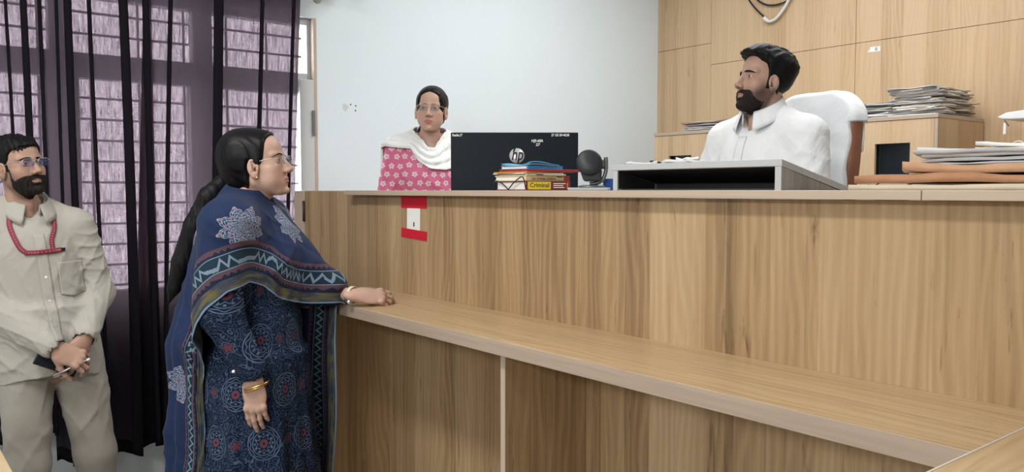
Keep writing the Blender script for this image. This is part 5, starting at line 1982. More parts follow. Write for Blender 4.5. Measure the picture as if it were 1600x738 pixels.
def buttons(fn, pts, mat, par, r=0.0048, far=0.5):
    for (y, z) in pts:
        t = march(fn, np.array([(far, y, z)]), np.array([(-1.0, 0, 0)]), 0, far + 0.1)
        MB().lathe([(0, 0), (r, 0), (r, 0.0014), (r * 0.6, 0.001), (0, 0.001)], 12, Matrix.Translation((far - t[0] + 0.0026, y, z)) @ Matrix.Rotation(PI / 2, 4, 'Y')).build('button', mat, par)


def judge():
    t = thing('person', 'bearded man in a white shirt seated in the white-draped chair looking aside', 'person', (-1.588, 2.30, DAIS), math.radians(-97))
    pose = Pose((0.014, 0.022, 1.316), yaw=-17, pitch=-13, roll=0, k=0.865)
    hd = Head(False, nose=0.98, jaw=1.02, open_mouth=0.0015, neck=0.054)
    sh = [(-0.015, 0.166 * s, 1.135) for s in (1, -1)]
    elb = [(0.03, 0.222 * s, 0.885) for s in (1, -1)]
    wri = [(0.075, 0.10 * s, 0.760) for s in (1, -1)]

    def torso(P, g=0.0):
        d = ell(P, (0.0, 0, 0.985), (0.108 + g, 0.155 + g, 0.21 + g))
        d = smin(d, ell(P, (0.02, 0, 0.78), (0.118 + g, 0.158 + g, 0.20 + g)), 0.06)
        for s in (1, -1):
            d = smin(d, cap(P, (-0.025, 0.045 * s, 1.200), (-0.018, 0.148 * s, 1.140), 0.042 + g, 0.056 + g), 0.05)
        return d

    def bodyf(P):
        d = torso(P, -0.014)
        d = smin(d, cap(P, (-0.02, 0, 1.12), (-0.01, 0, 1.26), 0.055, 0.048), 0.03)
        for i, s in enumerate((1, -1)):
            d = smin(d, limb(P, [sh[i], elb[i], wri[i]], [0.046, 0.038, 0.028]), 0.03)
            d = smin(d, limb(P, [(0.02, 0.09 * s, 0.60), (0.42, 0.12 * s, 0.56), (0.40, 0.12 * s, 0.10)], [0.085, 0.06, 0.042]), 0.03)
        return d
    V1, F1 = snet(lambda P: hd.field(P), (-0.125, -0.095, -0.205), (0.13, 0.095, 0.125), 0.0026)
    V2, F2 = snet(bodyf, (-0.20, -0.32, 0.04), (0.52, 0.32, 1.32), 0.009)
    hands = [hand_mesh(wri[i], (0.4, -0.9 * s, -0.1), (0.1, 0, 1), s < 0, [(14, 18, 10)] * 4, (10, 5), 3, 1.0, 1.0, 0.003) for i, s in enumerate((1, -1))]
    skin_obj(t, [(pose.out(V1), F1), (V2, F2)] + hands, [face_tint(V1, False, (0.86, 0.66, 0.66), 0.80), np.ones((len(V2), 3))] + [np.ones((len(h[0]), 3)) for h in hands], SKIN_J)
    eyes(t, pose, 0.06, -0.02)
    brows(t, pose, 1.12, 0.002, hd.field)
    pol = [(0.066, 0.060), (0.075, 0.078), (0.125, 0.092), (0.12, 0.17), (-0.18, 0.17), (-0.18, -0.07), (-0.082, -0.078), (-0.042, -0.064), (-0.020, -0.040), (-0.010, 0.000), (0.002, 0.016), (0.014, 0.010), (0.018, -0.034), (0.033, -0.036), (0.035, 0.008), (0.040, 0.030), (0.050, 0.052)]

    def hairf(P):
        s_ = hd.skull(P)
        x, y, z = P[:, 0], P[:, 1], P[:, 2]
        top = sst(0.02, 0.085, z)
        t_ = 0.0045 + 0.017 * top + 0.008 * sst(0.0, 0.07, x) * sst(0.06, 0.10, z) + 0.002 * sst(-0.03, -0.08, x) * sst(-0.05, 0.03, z)
        w = 0.0018 * np.sin(170 * y + 40 * x + 3 * np.sin(60 * x + 30 * z)) + 0.0014 * np.sin(310 * y - 90 * x + 2 * np.sin(80 * z))
        d = smax(s_ - t_ - w * (0.3 + 0.7 * top), poly2(x + 2.6 * y ** 2 * sst(-0.02, 0.05, x), z, pol), 0.005)
        # the quiff swept forward
        for k in range(7):
            yy = -0.042 + 0.014 * k
            d = smin(d, cap(P, (0.045, yy, 0.108), (0.104 - 9 * yy * yy + 0.003 * math.sin(k * 2.3), yy * 1.05, 0.092 + 0.004 * math.cos(k * 1.7)), 0.018, 0.006), 0.012)
        return d
    V, F = snet(hairf, (-0.135, -0.105, -0.095), (0.13, 0.105, 0.165), 0.0028)
    obj('hair', np_mesh('hair', pose.out(V), F), HAIR, t)
    beard(t, pose, hd, 0.0022, 0.0058, [(0.014, -0.080), (0.036, -0.080), (0.050, -0.078), (0.062, -0.070), (0.069, -0.0545), (0.085, -0.047), (0.13, -0.050), (0.13, -0.16), (0.035, -0.145), (0.010, -0.112)])

    def shirtf(P):
        d = torso(P, 0.008)
        for i, s in enumerate((1, -1)):
            d = smin(d, limb(P, [sh[i], elb[i], wri[i]], [0.066, 0.060, 0.044], 0.03), 0.03)
        fold = creases(P, [(40, 50, 60, 0.3, 9), (30, -64, 50, 1.9, 8), (70, 30, -70, 2.9, 10), (20, 90, 34, 0.9, 7)], 0.0034)
        d = d - fold * sst(1.20, 1.10, P[:, 2]) * 1.0
        # creases running from the armpits
        for s in (1, -1):
            u = (P[:, 2] - 1.04) * 0.8 + (np.abs(P[:, 1]) - 0.12) * 0.7
            d = d + 0.003 * np.sin(u * 130) * np.exp(-((P[:, 1] - 0.13 * s) / 0.05) ** 2 - ((P[:, 2] - 1.02) / 0.08) ** 2)
        neck = smin(ell(P, (0.0, 0, 1.235), (0.060, 0.060, 0.06)), cap(P, (0.05, 0, 1.20), (0.14, 0, 1.14), 0.034, 0.012), 0.02)
        d = smax(d, -neck, 0.008)
        return d
    V, F = snet(shirtf, (-0.22, -0.36, 0.55), (0.24, 0.36, 1.27), 0.0058)
    obj('shirt', np_mesh('shirt', V, F), WHITE_SHIRT, t)
    strip(shirtf, -0.017, 0.017, 0.74, 1.142, WHITE_SHIRT, t, 'placket')
    buttons(shirtf, [(0, 1.085), (0, 1.0), (0, 0.915), (0, 0.83)], WHITE_P, t)
    strip(shirtf, 0.055, 0.150, 0.935, 1.045, WHITE_SHIRT, t, 'pocket', 0.0012, 0.0014, (20, 24))
    collar(t, (0.010, 0.008, 0), None, 1.243, WHITE_SHIRT, 0.064, 0.060, 23, 0.034, 0.058, 0.044, 0.066, 0.013, 0.004)

    def trf(P):
        d = ell(P, (0.02, 0, 0.60), (0.14, 0.175, 0.11))
        for s in (1, -1):
            d = smin(d, limb(P, [(0.02, 0.09 * s, 0.60), (0.42, 0.12 * s, 0.57), (0.40, 0.12 * s, 0.10)], [0.10, 0.08, 0.065]), 0.04)
        return d
    V, F = snet(trf, (-0.16, -0.24, 0.03), (0.54, 0.24, 0.76), 0.011)
    obj('trousers', np_mesh('trousers', V, F), TROUSER_D, t)
    shoes(t, [((0.40, 0.12, 0.045), (0.54, 0.14, 0.038)), ((0.40, -0.12, 0.045), (0.54, -0.14, 0.038))])


def beard(t, pose, hd, th, mo, pol=None, hold=None):
    pol = pol or [(0.012, -0.012), (0.026, -0.016), (0.030, -0.048), (0.046, -0.060), (0.066, -0.052), (0.085, -0.0465), (0.13, -0.050), (0.13, -0.16), (0.02, -0.135), (-0.004, -0.085), (-0.004, -0.045)]

    def bf(P):
        s_ = hd.field(P)
        x, y, z = P[:, 0], P[:, 1], P[:, 2]
        w = 0.0008 * np.sin(500 * y + 120 * z + 2 * np.sin(130 * x)) + 0.0006 * np.sin(700 * x - 300 * z)
        e = th * (0.35 + 0.65 * sst(0.01, 0.05, x)) + 0.004 * sst(-0.085, -0.12, z) * (th / 0.0042)
        d = smax(s_ - e - w, poly2(x, z, pol), 0.009)
        m_ = ell(np.stack([x, y, z], 1), (0.095, 0, -0.0725), (0.03, 0.0225, 0.0088))
        d = smax(d, -m_, 0.003)
        return d
    V, F = snet(bf, (-0.02, -0.085, -0.15), (0.125, 0.085, -0.005), 0.0024)
    obj('beard', np_mesh('beard', pose.out(V), F), BEARD_M, t)


judge()

# ---------------------------------------------------------------- his chair: brown leather under a white towel
def chair():
    t = thing('office_chair', 'high-backed brown leather office chair draped with a white towel behind the seated man', 'chair', (-1.68, 2.51, DAIS), math.radians(-104))
    LEA = plain('brown_leather', (0.26, 0.105, 0.06), 0.45, 0.4, 0, 0.1, 20, 0.1)
    TOW = cloth_mat('white_towel', (0.80, 0.83, 0.85), 0.9, fold=0.3, fscale=7.0)

    def half(z):
        """half width of the back at height z"""
        u = np.clip((z - 0.62) / 0.71, 0, 1)
        return 0.195 + 0.025 * np.sin(u * PI) - 0.005 * u

    def bx(z):
        return -0.10 - 0.10 * np.clip((z - 0.55) / 0.75, 0, 1) ** 1.3

    def backf(P, g=0.0):
        x, y, z = P[:, 0], np.abs(P[:, 1]), P[:, 2]
        q = np.stack([np.abs(x - bx(z)) - 0.030, y - half(z) + 0.02, np.abs(z - 0.915) - 0.375], 1) + A(0.02, 0.10, 0.10) - g
        # rounded box with big corner radius in the y-z plane
        yz = np.sqrt(np.maximum(q[:, 1], 0) ** 2 + np.maximum(q[:, 2], 0) ** 2) + np.minimum(np.maximum(q[:, 1], q[:, 2]), 0) - 0.12
        xx = q[:, 0]
        o = np.sqrt(np.maximum(yz + 0.02, 0) ** 2 + np.maximum(xx, 0) ** 2) + np.minimum(np.maximum(yz + 0.02, xx), 0) - 0.02
        return o
    V, F = snet(backf, (-0.32, -0.33, 0.52), (0.05, 0.33, 1.40), 0.009)
    obj('backrest', np_mesh('backrest', V, F), LEA, t)
    # towel over the front and the top
    def towf(P):
        fold = 0.0022 * np.sin(P[:, 1] * 46 + 3 * np.sin(P[:, 2] * 9)) * sst(1.22, 1.0, P[:, 2]) + 0.0016 * np.sin(P[:, 2] * 38 + 3 * np.sin(P[:, 1] * 12))
        d = backf(P, 0.009) + fold
        yl = half(P[:, 2]) - 0.010 + 0.004 * np.sin(P[:, 2] * 40)
        d = np.maximum(d, np.where(P[:, 2] > 1.20, -1.0, np.abs(P[:, 1]) - yl))
        d = np.maximum(d, np.where(P[:, 0] < bx(P[:, 2]) - 0.02, 1.10 - P[:, 2], 0.66 - P[:, 2]))
        return d
    V, F = snet(towf, (-0.34, -0.34, 0.60), (0.06, 0.34, 1.42), 0.0055)
    obj('towel', np_mesh('towel', V, F), TOW, t)
    # tie band of the towel round the back
    zt = 1.10
    n = 60
    P = np.zeros((n, 3, 3))
    for i, a in enumerate(np.linspace(math.radians(100), math.radians(260), n)):
        for j, dz in enumerate((-0.013, 0, 0.013)):
            O = np.array([(bx(zt) + 0.5 * math.cos(a), 0.5 * math.sin(a), zt + dz)])
            D = -np.array([(math.cos(a), math.sin(a), 0)])
            tt = march(lambda Q: backf(Q, 0.005), O, D, 0, 0.5)
            P[i, j] = (O + D * tt[:, None])[0]
    obj('tie_band', grid_mesh('tie_band', P, 0.002), plain('grey_blue_band', (0.55, 0.60, 0.64), 0.8), t)
    V, F = snet(lambda P: ell(P, (0.10, 0, 0.46), (0.29, 0.28, 0.07)), (-0.22, -0.3, 0.36), (0.42, 0.3, 0.56), 0.012)
    obj('seat', np_mesh('seat', V, F), LEA, t)
    for s in (1, -1):
        MB().tube(crom([(-0.08, 0.27 * s, 0.45), (-0.06, 0.315 * s, 0.58), (0.03, 0.325 * s, 0.66), (0.22, 0.325 * s, 0.655)], 6), 0.02, 8).build('armrest', BLACK, t)
    MB().lathe([(0, 0.07), (0.03, 0.07), (0.03, 0.25), (0.022, 0.25), (0.022, 0.40), (0, 0.40)], 16).build('gas_lift', STEEL, t)
    for k in range(5):
        a = 2 * PI * k / 5
        lg_ = MB()
        lg_.tube([(0.02 * math.cos(a), 0.02 * math.sin(a), 0.085), (0.29 * math.cos(a), 0.29 * math.sin(a), 0.062)], [0.022, 0.014], 8)
        l_ = lg_.build('leg', BLACK, t)
        MB().lathe([(0, -0.012), (0.024, -0.012), (0.026, 0), (0.024, 0.012), (0, 0.012)], 14, Matrix.Translation((0.29 * math.cos(a), 0.29 * math.sin(a), 0.0262)) @ Matrix.Rotation(PI / 2, 4, 'X')).build('caster', BLACK, l_)


chair()
# ---------------------------------------------------------------- the young man by the curtain
KHAKI = cloth_mat('pale_khaki_shirt', (0.42, 0.405, 0.36), 0.85, fold=0.35, fscale=9.0)
KHAKI_T = cloth_mat('khaki_trousers', (0.36, 0.335, 0.29), 0.9, fold=0.3, fscale=6.0)


def young_man():
    t = thing('person', 'young bearded man in pale khaki clothes with clasped hands standing by the curtain', 'person', (-3.384, 0.533, 0.0), math.radians(3))
    lean = lambda z: -0.06 * np.clip((z - 0.75) / 0.58, 0, 1.3)
    pose = Pose((0.018, -0.088, 1.505), yaw=25, pitch=-10, roll=5, k=0.90)
    hd = Head(False, nose=1.0, jaw=0.98, neck=0.052)
    L = lambda x, y, z: (x, y + float(lean(z)), z)
    rs, re, rw = L(-0.01, -0.152, 1.288), (-0.005, -0.235, 1.045), (0.170, -0.020, 0.868)
    ls, le, lw = L(-0.01, 0.152, 1.288), (-0.010, 0.160, 1.035), (0.150, 0.075, 0.885)

    def torso(P, g=0.0):
        Q = P.copy()
        Q[:, 1] -= lean(P[:, 2]).astype(np.float32)
        d = ell(Q, (0.0, 0, 1.17), (0.096 + g, 0.140 + g, 0.18 + g))
        d = smin(d, ell(Q, (0.004, 0, 0.97), (0.096 + g, 0.130 + g, 0.19 + g)), 0.06)
        d = smin(d, ell(Q, (-0.005, 0, 0.82), (0.105 + g, 0.150 + g, 0.13 + g)), 0.06)
        for s in (1, -1):
            d = smin(d, cap(Q, (-0.025, 0.045 * s, 1.358), (-0.018, 0.132 * s, 1.298), 0.040 + g, 0.050 + g), 0.05)
        return d

    legs = {1: [(0.0, 0.085, 0.80), (0.012, 0.136, 0.43), (-0.02, 0.160, 0.07)], -1: [(0.0, -0.082, 0.80), (0.012, -0.088, 0.43), (-0.02, -0.092, 0.07)]}

    def bodyf(P):
        d = torso(P, -0.014)
        d = smin(d, cap(P, L(-0.02, 0, 1.28), (0.0, -0.075, 1.40), 0.054, 0.048), 0.03)
        d = smin(d, limb(P, [rs, re, rw], [0.045, 0.036, 0.0205]), 0.03)
        d = smin(d, limb(P, [ls, le, lw], [0.045, 0.036, 0.0205]), 0.03)
        for s in (1, -1):
            d = smin(d, limb(P, legs[s], [0.08, 0.055, 0.04]), 0.03)
        return d
    V1, F1 = snet(lambda P: hd.field(P), (-0.125, -0.095, -0.205), (0.13, 0.095, 0.125), 0.0026)
    V2, F2 = snet(bodyf, (-0.20, -0.36, 0.03), (0.24, 0.32, 1.48), 0.0095)
    rv, lv = np.array(rw), np.array(lw)
    # right hand clasps over the left wrist, left hand below it
    HR = hand_mesh(rw, (0.30, 0.80, -0.52), (0.85, -0.05, 0.45), True, [(30, 40, 30), (34, 44, 30), (38, 48, 30), (44, 50, 30)], (6, 10), 2.0, 0.98)
    HL = hand_mesh(lw, (0.16, -0.62, -0.80), (0.95, 0.25, 0.05), False, [(16, 26, 18), (18, 28, 20), (20, 30, 22), (24, 34, 24)], (16, 14), 2.0, 0.98)
    skin_obj(t, [(pose.out(V1), F1), (V2, F2), HR, HL], [face_tint(V1, False, (0.85, 0.66, 0.66), 0.5), np.ones((len(V2), 3)), np.ones((len(HR[0]), 3)), np.ones((len(HL[0]), 3))], SKIN_Y)
    eyes(t, pose, 0.1, 0.0)
    brows(t, pose, 1.25, 0.002, hd.field)
    pol = [(0.062, 0.052), (0.072, 0.060), (0.125, 0.075), (0.12, 0.17), (-0.18, 0.17), (-0.18, -0.06), (-0.082, -0.070), (-0.040, -0.058), (-0.018, -0.034), (-0.008, 0.002), (0.004, 0.016), (0.016, 0.012), (0.022, -0.020), (0.034, -0.022), (0.036, 0.012), (0.046, 0.022), (0.052, 0.040)]

    def hairf(P):
        s_ = hd.skull(P)
        x, y, z = P[:, 0], P[:, 1], P[:, 2]
        top = sst(0.0, 0.08, z)
        t_ = 0.004 + 0.009 * top + 0.004 * sst(-0.03, -0.08, x)
        w = 0.0016 * np.sin(190 * y + 30 * x + 3 * np.sin(50 * x + 30 * z)) + 0.0012 * np.sin(300 * x + 160 * y)
        d = smax(s_ - t_ - w * top, poly2(x + 2.2 * y ** 2 * sst(-0.02, 0.05, x), z, pol), 0.004)
        for k in range(8):                                   # fringe combed across the forehead
            yy = -0.050 + 0.0135 * k
            d = smin(d, cap(P, (0.050, yy, 0.094), (0.0865 - 8.0 * (yy + 0.008) ** 2, yy - 0.010, 0.058 - 0.006 * math.sin(k * 0.9 + 0.4)), 0.013, 0.004), 0.008)
        return d
    V, F = snet(hairf, (-0.135, -0.105, -0.09), (0.13, 0.105, 0.16), 0.003)
    obj('hair', np_mesh('hair', pose.out(V), F), HAIR, t)
    beard(t, pose, hd, 0.0030, 0.0058, [(0.025, -0.010), (0.034, -0.014), (0.037, -0.048), (0.048, -0.061), (0.066, -0.053), (0.085, -0.0465), (0.13, -0.050), (0.13, -0.16), (0.02, -0.135), (0.014, -0.092), (0.022, -0.050)])
    glasses(t, pose, STEEL, LENS_B, False, 0.050, 0.031, -0.003, 0.1045)

    rcut = np.array(re) + (rv - np.array(re)) * 0.93
    lcut = np.array(le) + (lv - np.array(le)) * 0.90

    def shirtf(P):
        d = torso(P, 0.010)
        Q = P.copy()
        Q[:, 1] -= lean(P[:, 2]).astype(np.float32)
        # loose skirt of the shirt
        k = np.sqrt((Q[:, 0] / 0.128) ** 2 + (Q[:, 1] / 0.172) ** 2)
        a = np.arctan2(Q[:, 1], Q[:, 0])
        hemz = 0.745 - 0.030 * np.cos(2 * a) * -1 - 0.012
        sk_ = np.maximum((k - 1) * 0.14, np.maximum(P[:, 2] - 1.0, 0.70 - P[:, 2]))
        d = smin(d, sk_, 0.05)
        fold = creases(P, [(40, 56, 60, 0.3, 9), (30, -70, 50, 1.9, 8), (60, 30, 80, 2.9, 11), (20, 70, 20, 0.4, 7)], 0.0042)
        d = d - fold * sst(1.30, 1.2, P[:, 2])
        r_ = limb(P, [rs, re, tuple(rcut)], [0.066, 0.058, 0.044], 0.03)
        l_ = limb(P, [ls, le, tuple(lcut)], [0.066, 0.058, 0.044], 0.03)
        slv = -creases(P, [(90, 80, 90, 0.7, 12), (80, -90, 80, 2.2, 10), (60, 30, 130, 1.0, 14)], 0.0055)
        cuffr = cap(P, tuple(rcut - (rv - np.array(re)) * 0.20), tuple(rcut), 0.0445, 0.044)
        cuffl = cap(P, tuple(lcut - (lv - np.array(le)) * 0.20), tuple(lcut), 0.0445, 0.044)
        d = smin(d, smin(r_, l_, 0.01) + slv, 0.022)
        d = smin(d, np.minimum(cuffr, cuffl), 0.004)
        # cuff mouths are open, cut square
        for c_, e_ in ((rcut, re), (lcut, le)):
            ax = c_ - np.array(e_)
            ax = ax / np.linalg.norm(ax)
            d = np.maximum(d, -cap(P, tuple(c_ + ax * 0.012), tuple(c_ + ax * 0.08), 0.0345))
        d = np.maximum(d, (0.752 + 0.018 * np.cos(2 * a) + 0.004 * np.sin(5 * a)) - P[:, 2])
        neck = smin(ell(P, L(0.0, 0, 1.395), (0.058, 0.058, 0.06)), cap(P, L(0.05, 0.0, 1.36), L(0.13, 0.006, 1.285), 0.032, 0.008), 0.02)
        d = smax(d, -neck, 0.008)
        return d
    V, F = snet(shirtf, (-0.22, -0.42, 0.70), (0.28, 0.30, 1.40), 0.0055)
    obj('shirt', np_mesh('shirt', V, F), KHAKI, t)
    # placket follows the lean of the body
    P = np.zeros((6, 60, 3))
    for i in range(6):
        for j in range(60):
            z = 1.265 - 0.505 * j / 59
            P[i, j] = (0.5, float(lean(z)) + 0.006 - 0.017 + 0.034 * i / 5, z)
    O = P.reshape(-1, 3)
    D = np.tile((-1.0, 0, 0), (len(O), 1))
    tt = march(lambda Q: torso_front(Q), O, D, 0, 0.6) if False else march(shirtf, O, D, 0, 0.6)
    O = O + D * (tt - 0.0016)[:, None]
    G = O.reshape(P.shape)
    G = G[:, :44]
    obj('placket', grid_mesh('placket', G, 0.0016), KHAKI, t)
    buttons(shirtf, [(float(lean(z)) + 0.006, z) for z in (1.20, 1.115, 1.03, 0.945)], WHITE_P, t)
    Pp = np.zeros((20, 22, 3))
    for i in range(20):
        for j in range(22):
            u, v = i / 19, j / 21
            z = 1.165 - 0.115 * v - (0.012 * (1 - abs(2 * u - 1)) if v > 0.9 else 0)
            Pp[i, j] = (0.5, float(lean(z)) + 0.048 + 0.092 * u, z)
    O = Pp.reshape(-1, 3)
    D = np.tile((-1.0, 0, 0), (len(O), 1))
    tt = march(shirtf, O, D, 0, 0.6)
    O = O + D * (tt - 0.0022)[:, None]
    obj('pocket', grid_mesh('pocket', O.reshape(Pp.shape), 0.0016), KHAKI, t)
    cc_ = L(0.006, 0.004, 1.345)
    collar(t, (cc_[0], cc_[1], 0), None, 1.393, KHAKI, 0.062, 0.059, 21, 0.032, 0.066, 0.044, 0.062, 0.016, 0.008)

    def trf(P):
        d = ell(P, (-0.005, 0, 0.83), (0.112, 0.158, 0.11))
        for s in (1, -1):
            d = smin(d, limb(P, legs[s], [0.091, 0.070, 0.062], 0.03), 0.016)
        d = d - creases(P, [(40, 50, 60, 0.3, 8), (50, -60, 30, 1.9, 9), (20, 60, -40, 2.2, 7)], 0.0042)
        d = np.maximum(d, 0.05 - P[:, 2])
        return d
    V, F = snet(trf, (-0.18, -0.22, 0.03), (0.18, 0.27, 0.96), 0.0075)
    obj('trousers', np_mesh('trousers', V, F), KHAKI_T, t)
    shoes(t, [((-0.02, 0.160, 0.045), (0.13, 0.185, 0.038)), ((-0.02, -0.092, 0.045), (0.13, -0.102, 0.038))])
    # lanyard caught across the chest
    LAN = plain('maroon_lanyard', (0.24, 0.03, 0.05), 0.55, 0.3, 0, 0.1, 60)
    LPR = plain('lanyard_print', (0.50, 0.30, 0.32), 0.6)
    paths = [[(0, -0.125, 1.335), (0, -0.130, 1.30), (0, -0.120, 1.255), (0, -0.106, 1.220), (0, -0.084, 1.200)],
             [(0, 0.010, 1.318), (0, 0.006, 1.285), (0, -0.008, 1.245), (0, -0.006, 1.210)],
             [(0, -0.095, 1.204), (0, -0.055, 1.204), (0, 0.000, 1.208), (0, 0.022, 1.210)]]
    lan = None
    for k, p in enumerate(paths):
        o = obj('lanyard' if k == 0 else 'lanyard_strap', ribbon(shirtf, p, 0.0155, 0.0042 + 0.0016 * k, thick=0.0012), LAN, t if k == 0 else lan)
        lan = lan or o
        c = crom(p, 9)
        dm = MB()
        for q in c[3:-2:2]:
            tt = march(shirtf, np.array([(0.5, q[1], q[2])]), np.array([(-1.0, 0, 0)]), 0, 0.6)
            x_ = 0.5 - tt[0] + 0.0056 + 0.0016 * k
            dm.box((x_ - 0.0004, q[1] - 0.0014, q[2] - 0.0017), (x_ + 0.0003, q[1] + 0.0014, q[2] + 0.0017))
        m_ = dm.build('woven_print', LPR, lan)
        m_['kind'] = 'stuff'
    tt = march(shirtf, np.array([(0.5, 0.026, 1.210)]), np.array([(-1.0, 0, 0)]), 0, 0.6)
    MB().box((0.5 - tt[0] + 0.003, 0.018, 1.204), (0.5 - tt[0] + 0.007, 0.036, 1.216)).build('lanyard_clip', BLACK, lan, 0.001)
    return t


ym = young_man()
# a phone and a pen in his hands
M0 = Matrix.Translation((-3.384, 0.533, 0)) @ Matrix.Rotation(math.radians(3), 4, 'Z')


def in_hand(name, label, cat, mb_mat, loc, rx, ry, rz):
    o = thing(name, label, cat, M0 @ Vector(loc))
    o.rotation_euler = (math.radians(rx), math.radians(ry), math.radians(rz + 3))
    for n, mb, m, b in mb_mat:
        mb.build(n, m, o, b)
    return o


in_hand('mobile_phone', 'black mobile phone held behind the clasped hands of the young man', 'phone',
        [('case', MB().box((-0.0045, -0.036, -0.075), (0.0045, 0.036, 0.075)), BLACK, 0.003), ('screen', MB().box((-0.0052, -0.033, -0.070), (-0.0046, 0.033, 0.070)), DARK, 0.0)], (0.150, -0.010, 0.820), 62, 0, 8)
in_hand('ballpoint_pen', 'silver ballpoint pen sticking out of the clasped hands of the young man', 'pen',
        [('barrel', MB().tube([(0, -0.062, 0), (0, 0.050, 0)], 0.0035, 10), STEEL, 0.0), ('cap', MB().tube([(0, 0.050, 0), (0, 0.062, 0)], 0.0042, 10), WHITE_P, 0.0)], (0.196, 0.022, 0.800), 22, 0, -6)
# ---------------------------------------------------------------- the woman in pink behind the monitor
def pink_mat():
    m = Mat('pink_floral_print', 0.85, 0.15)
    u, v, _ = m.sep(m.attr('puv').outputs['Vector'])
    p = 0.041
    row = (v / p).floor()
    uu = u / p + row.mod(2.0).abs() * 0.5
    cell = m.vec(uu.floor(), row)
    ju = m.white2(cell) * 0.2 - 0.1
    jv = m.white2(m.vec(uu.floor() + 31.0, row + 7.0)) * 0.2 - 0.1
    du = (uu.frac() - 0.5 + ju) * p
    dv = ((v / p).frac() - 0.5 + jv) * p
    r = (du * du + dv * dv).sqrt()
    an = dv.atan2(du) + ju * 20.0
    pet = (an * 5.0).cos() * 0.0035
    fl = (r + pet * 0.8).lt(0.0125)
    vein = ((r * 520.0 + (an * 5.0).sin() * 1.2).sin()).gt(0.72) * fl
    core = r.lt(0.0032)
    n = m.noise(m.vec(u * 70.0, v * 70.0), 1.0, 1)
    specks = n.gt(0.70)
    c = m.mix(m.noise(m.vec(u * 6.0, v * 6.0), 1.0, 2), (0.60, 0.135, 0.26), (0.70, 0.19, 0.33))
    c = m.mix(specks * 0.6, c, (0.36, 0.09, 0.17))
    c = m.mix(fl * 0.85, c, (0.80, 0.68, 0.70))
    c = m.mix(vein * 0.7, c, (0.62, 0.22, 0.34))
    c = m.mix(core, c, (0.55, 0.40, 0.25))
    m.color(c)
    x, y, z = m.coord()
    m.bump(m.noise(m.vec(x, y, z * 0.6), 12.0, 3, 0.5, 0.8), 0.3, 0.02)
    return m.m


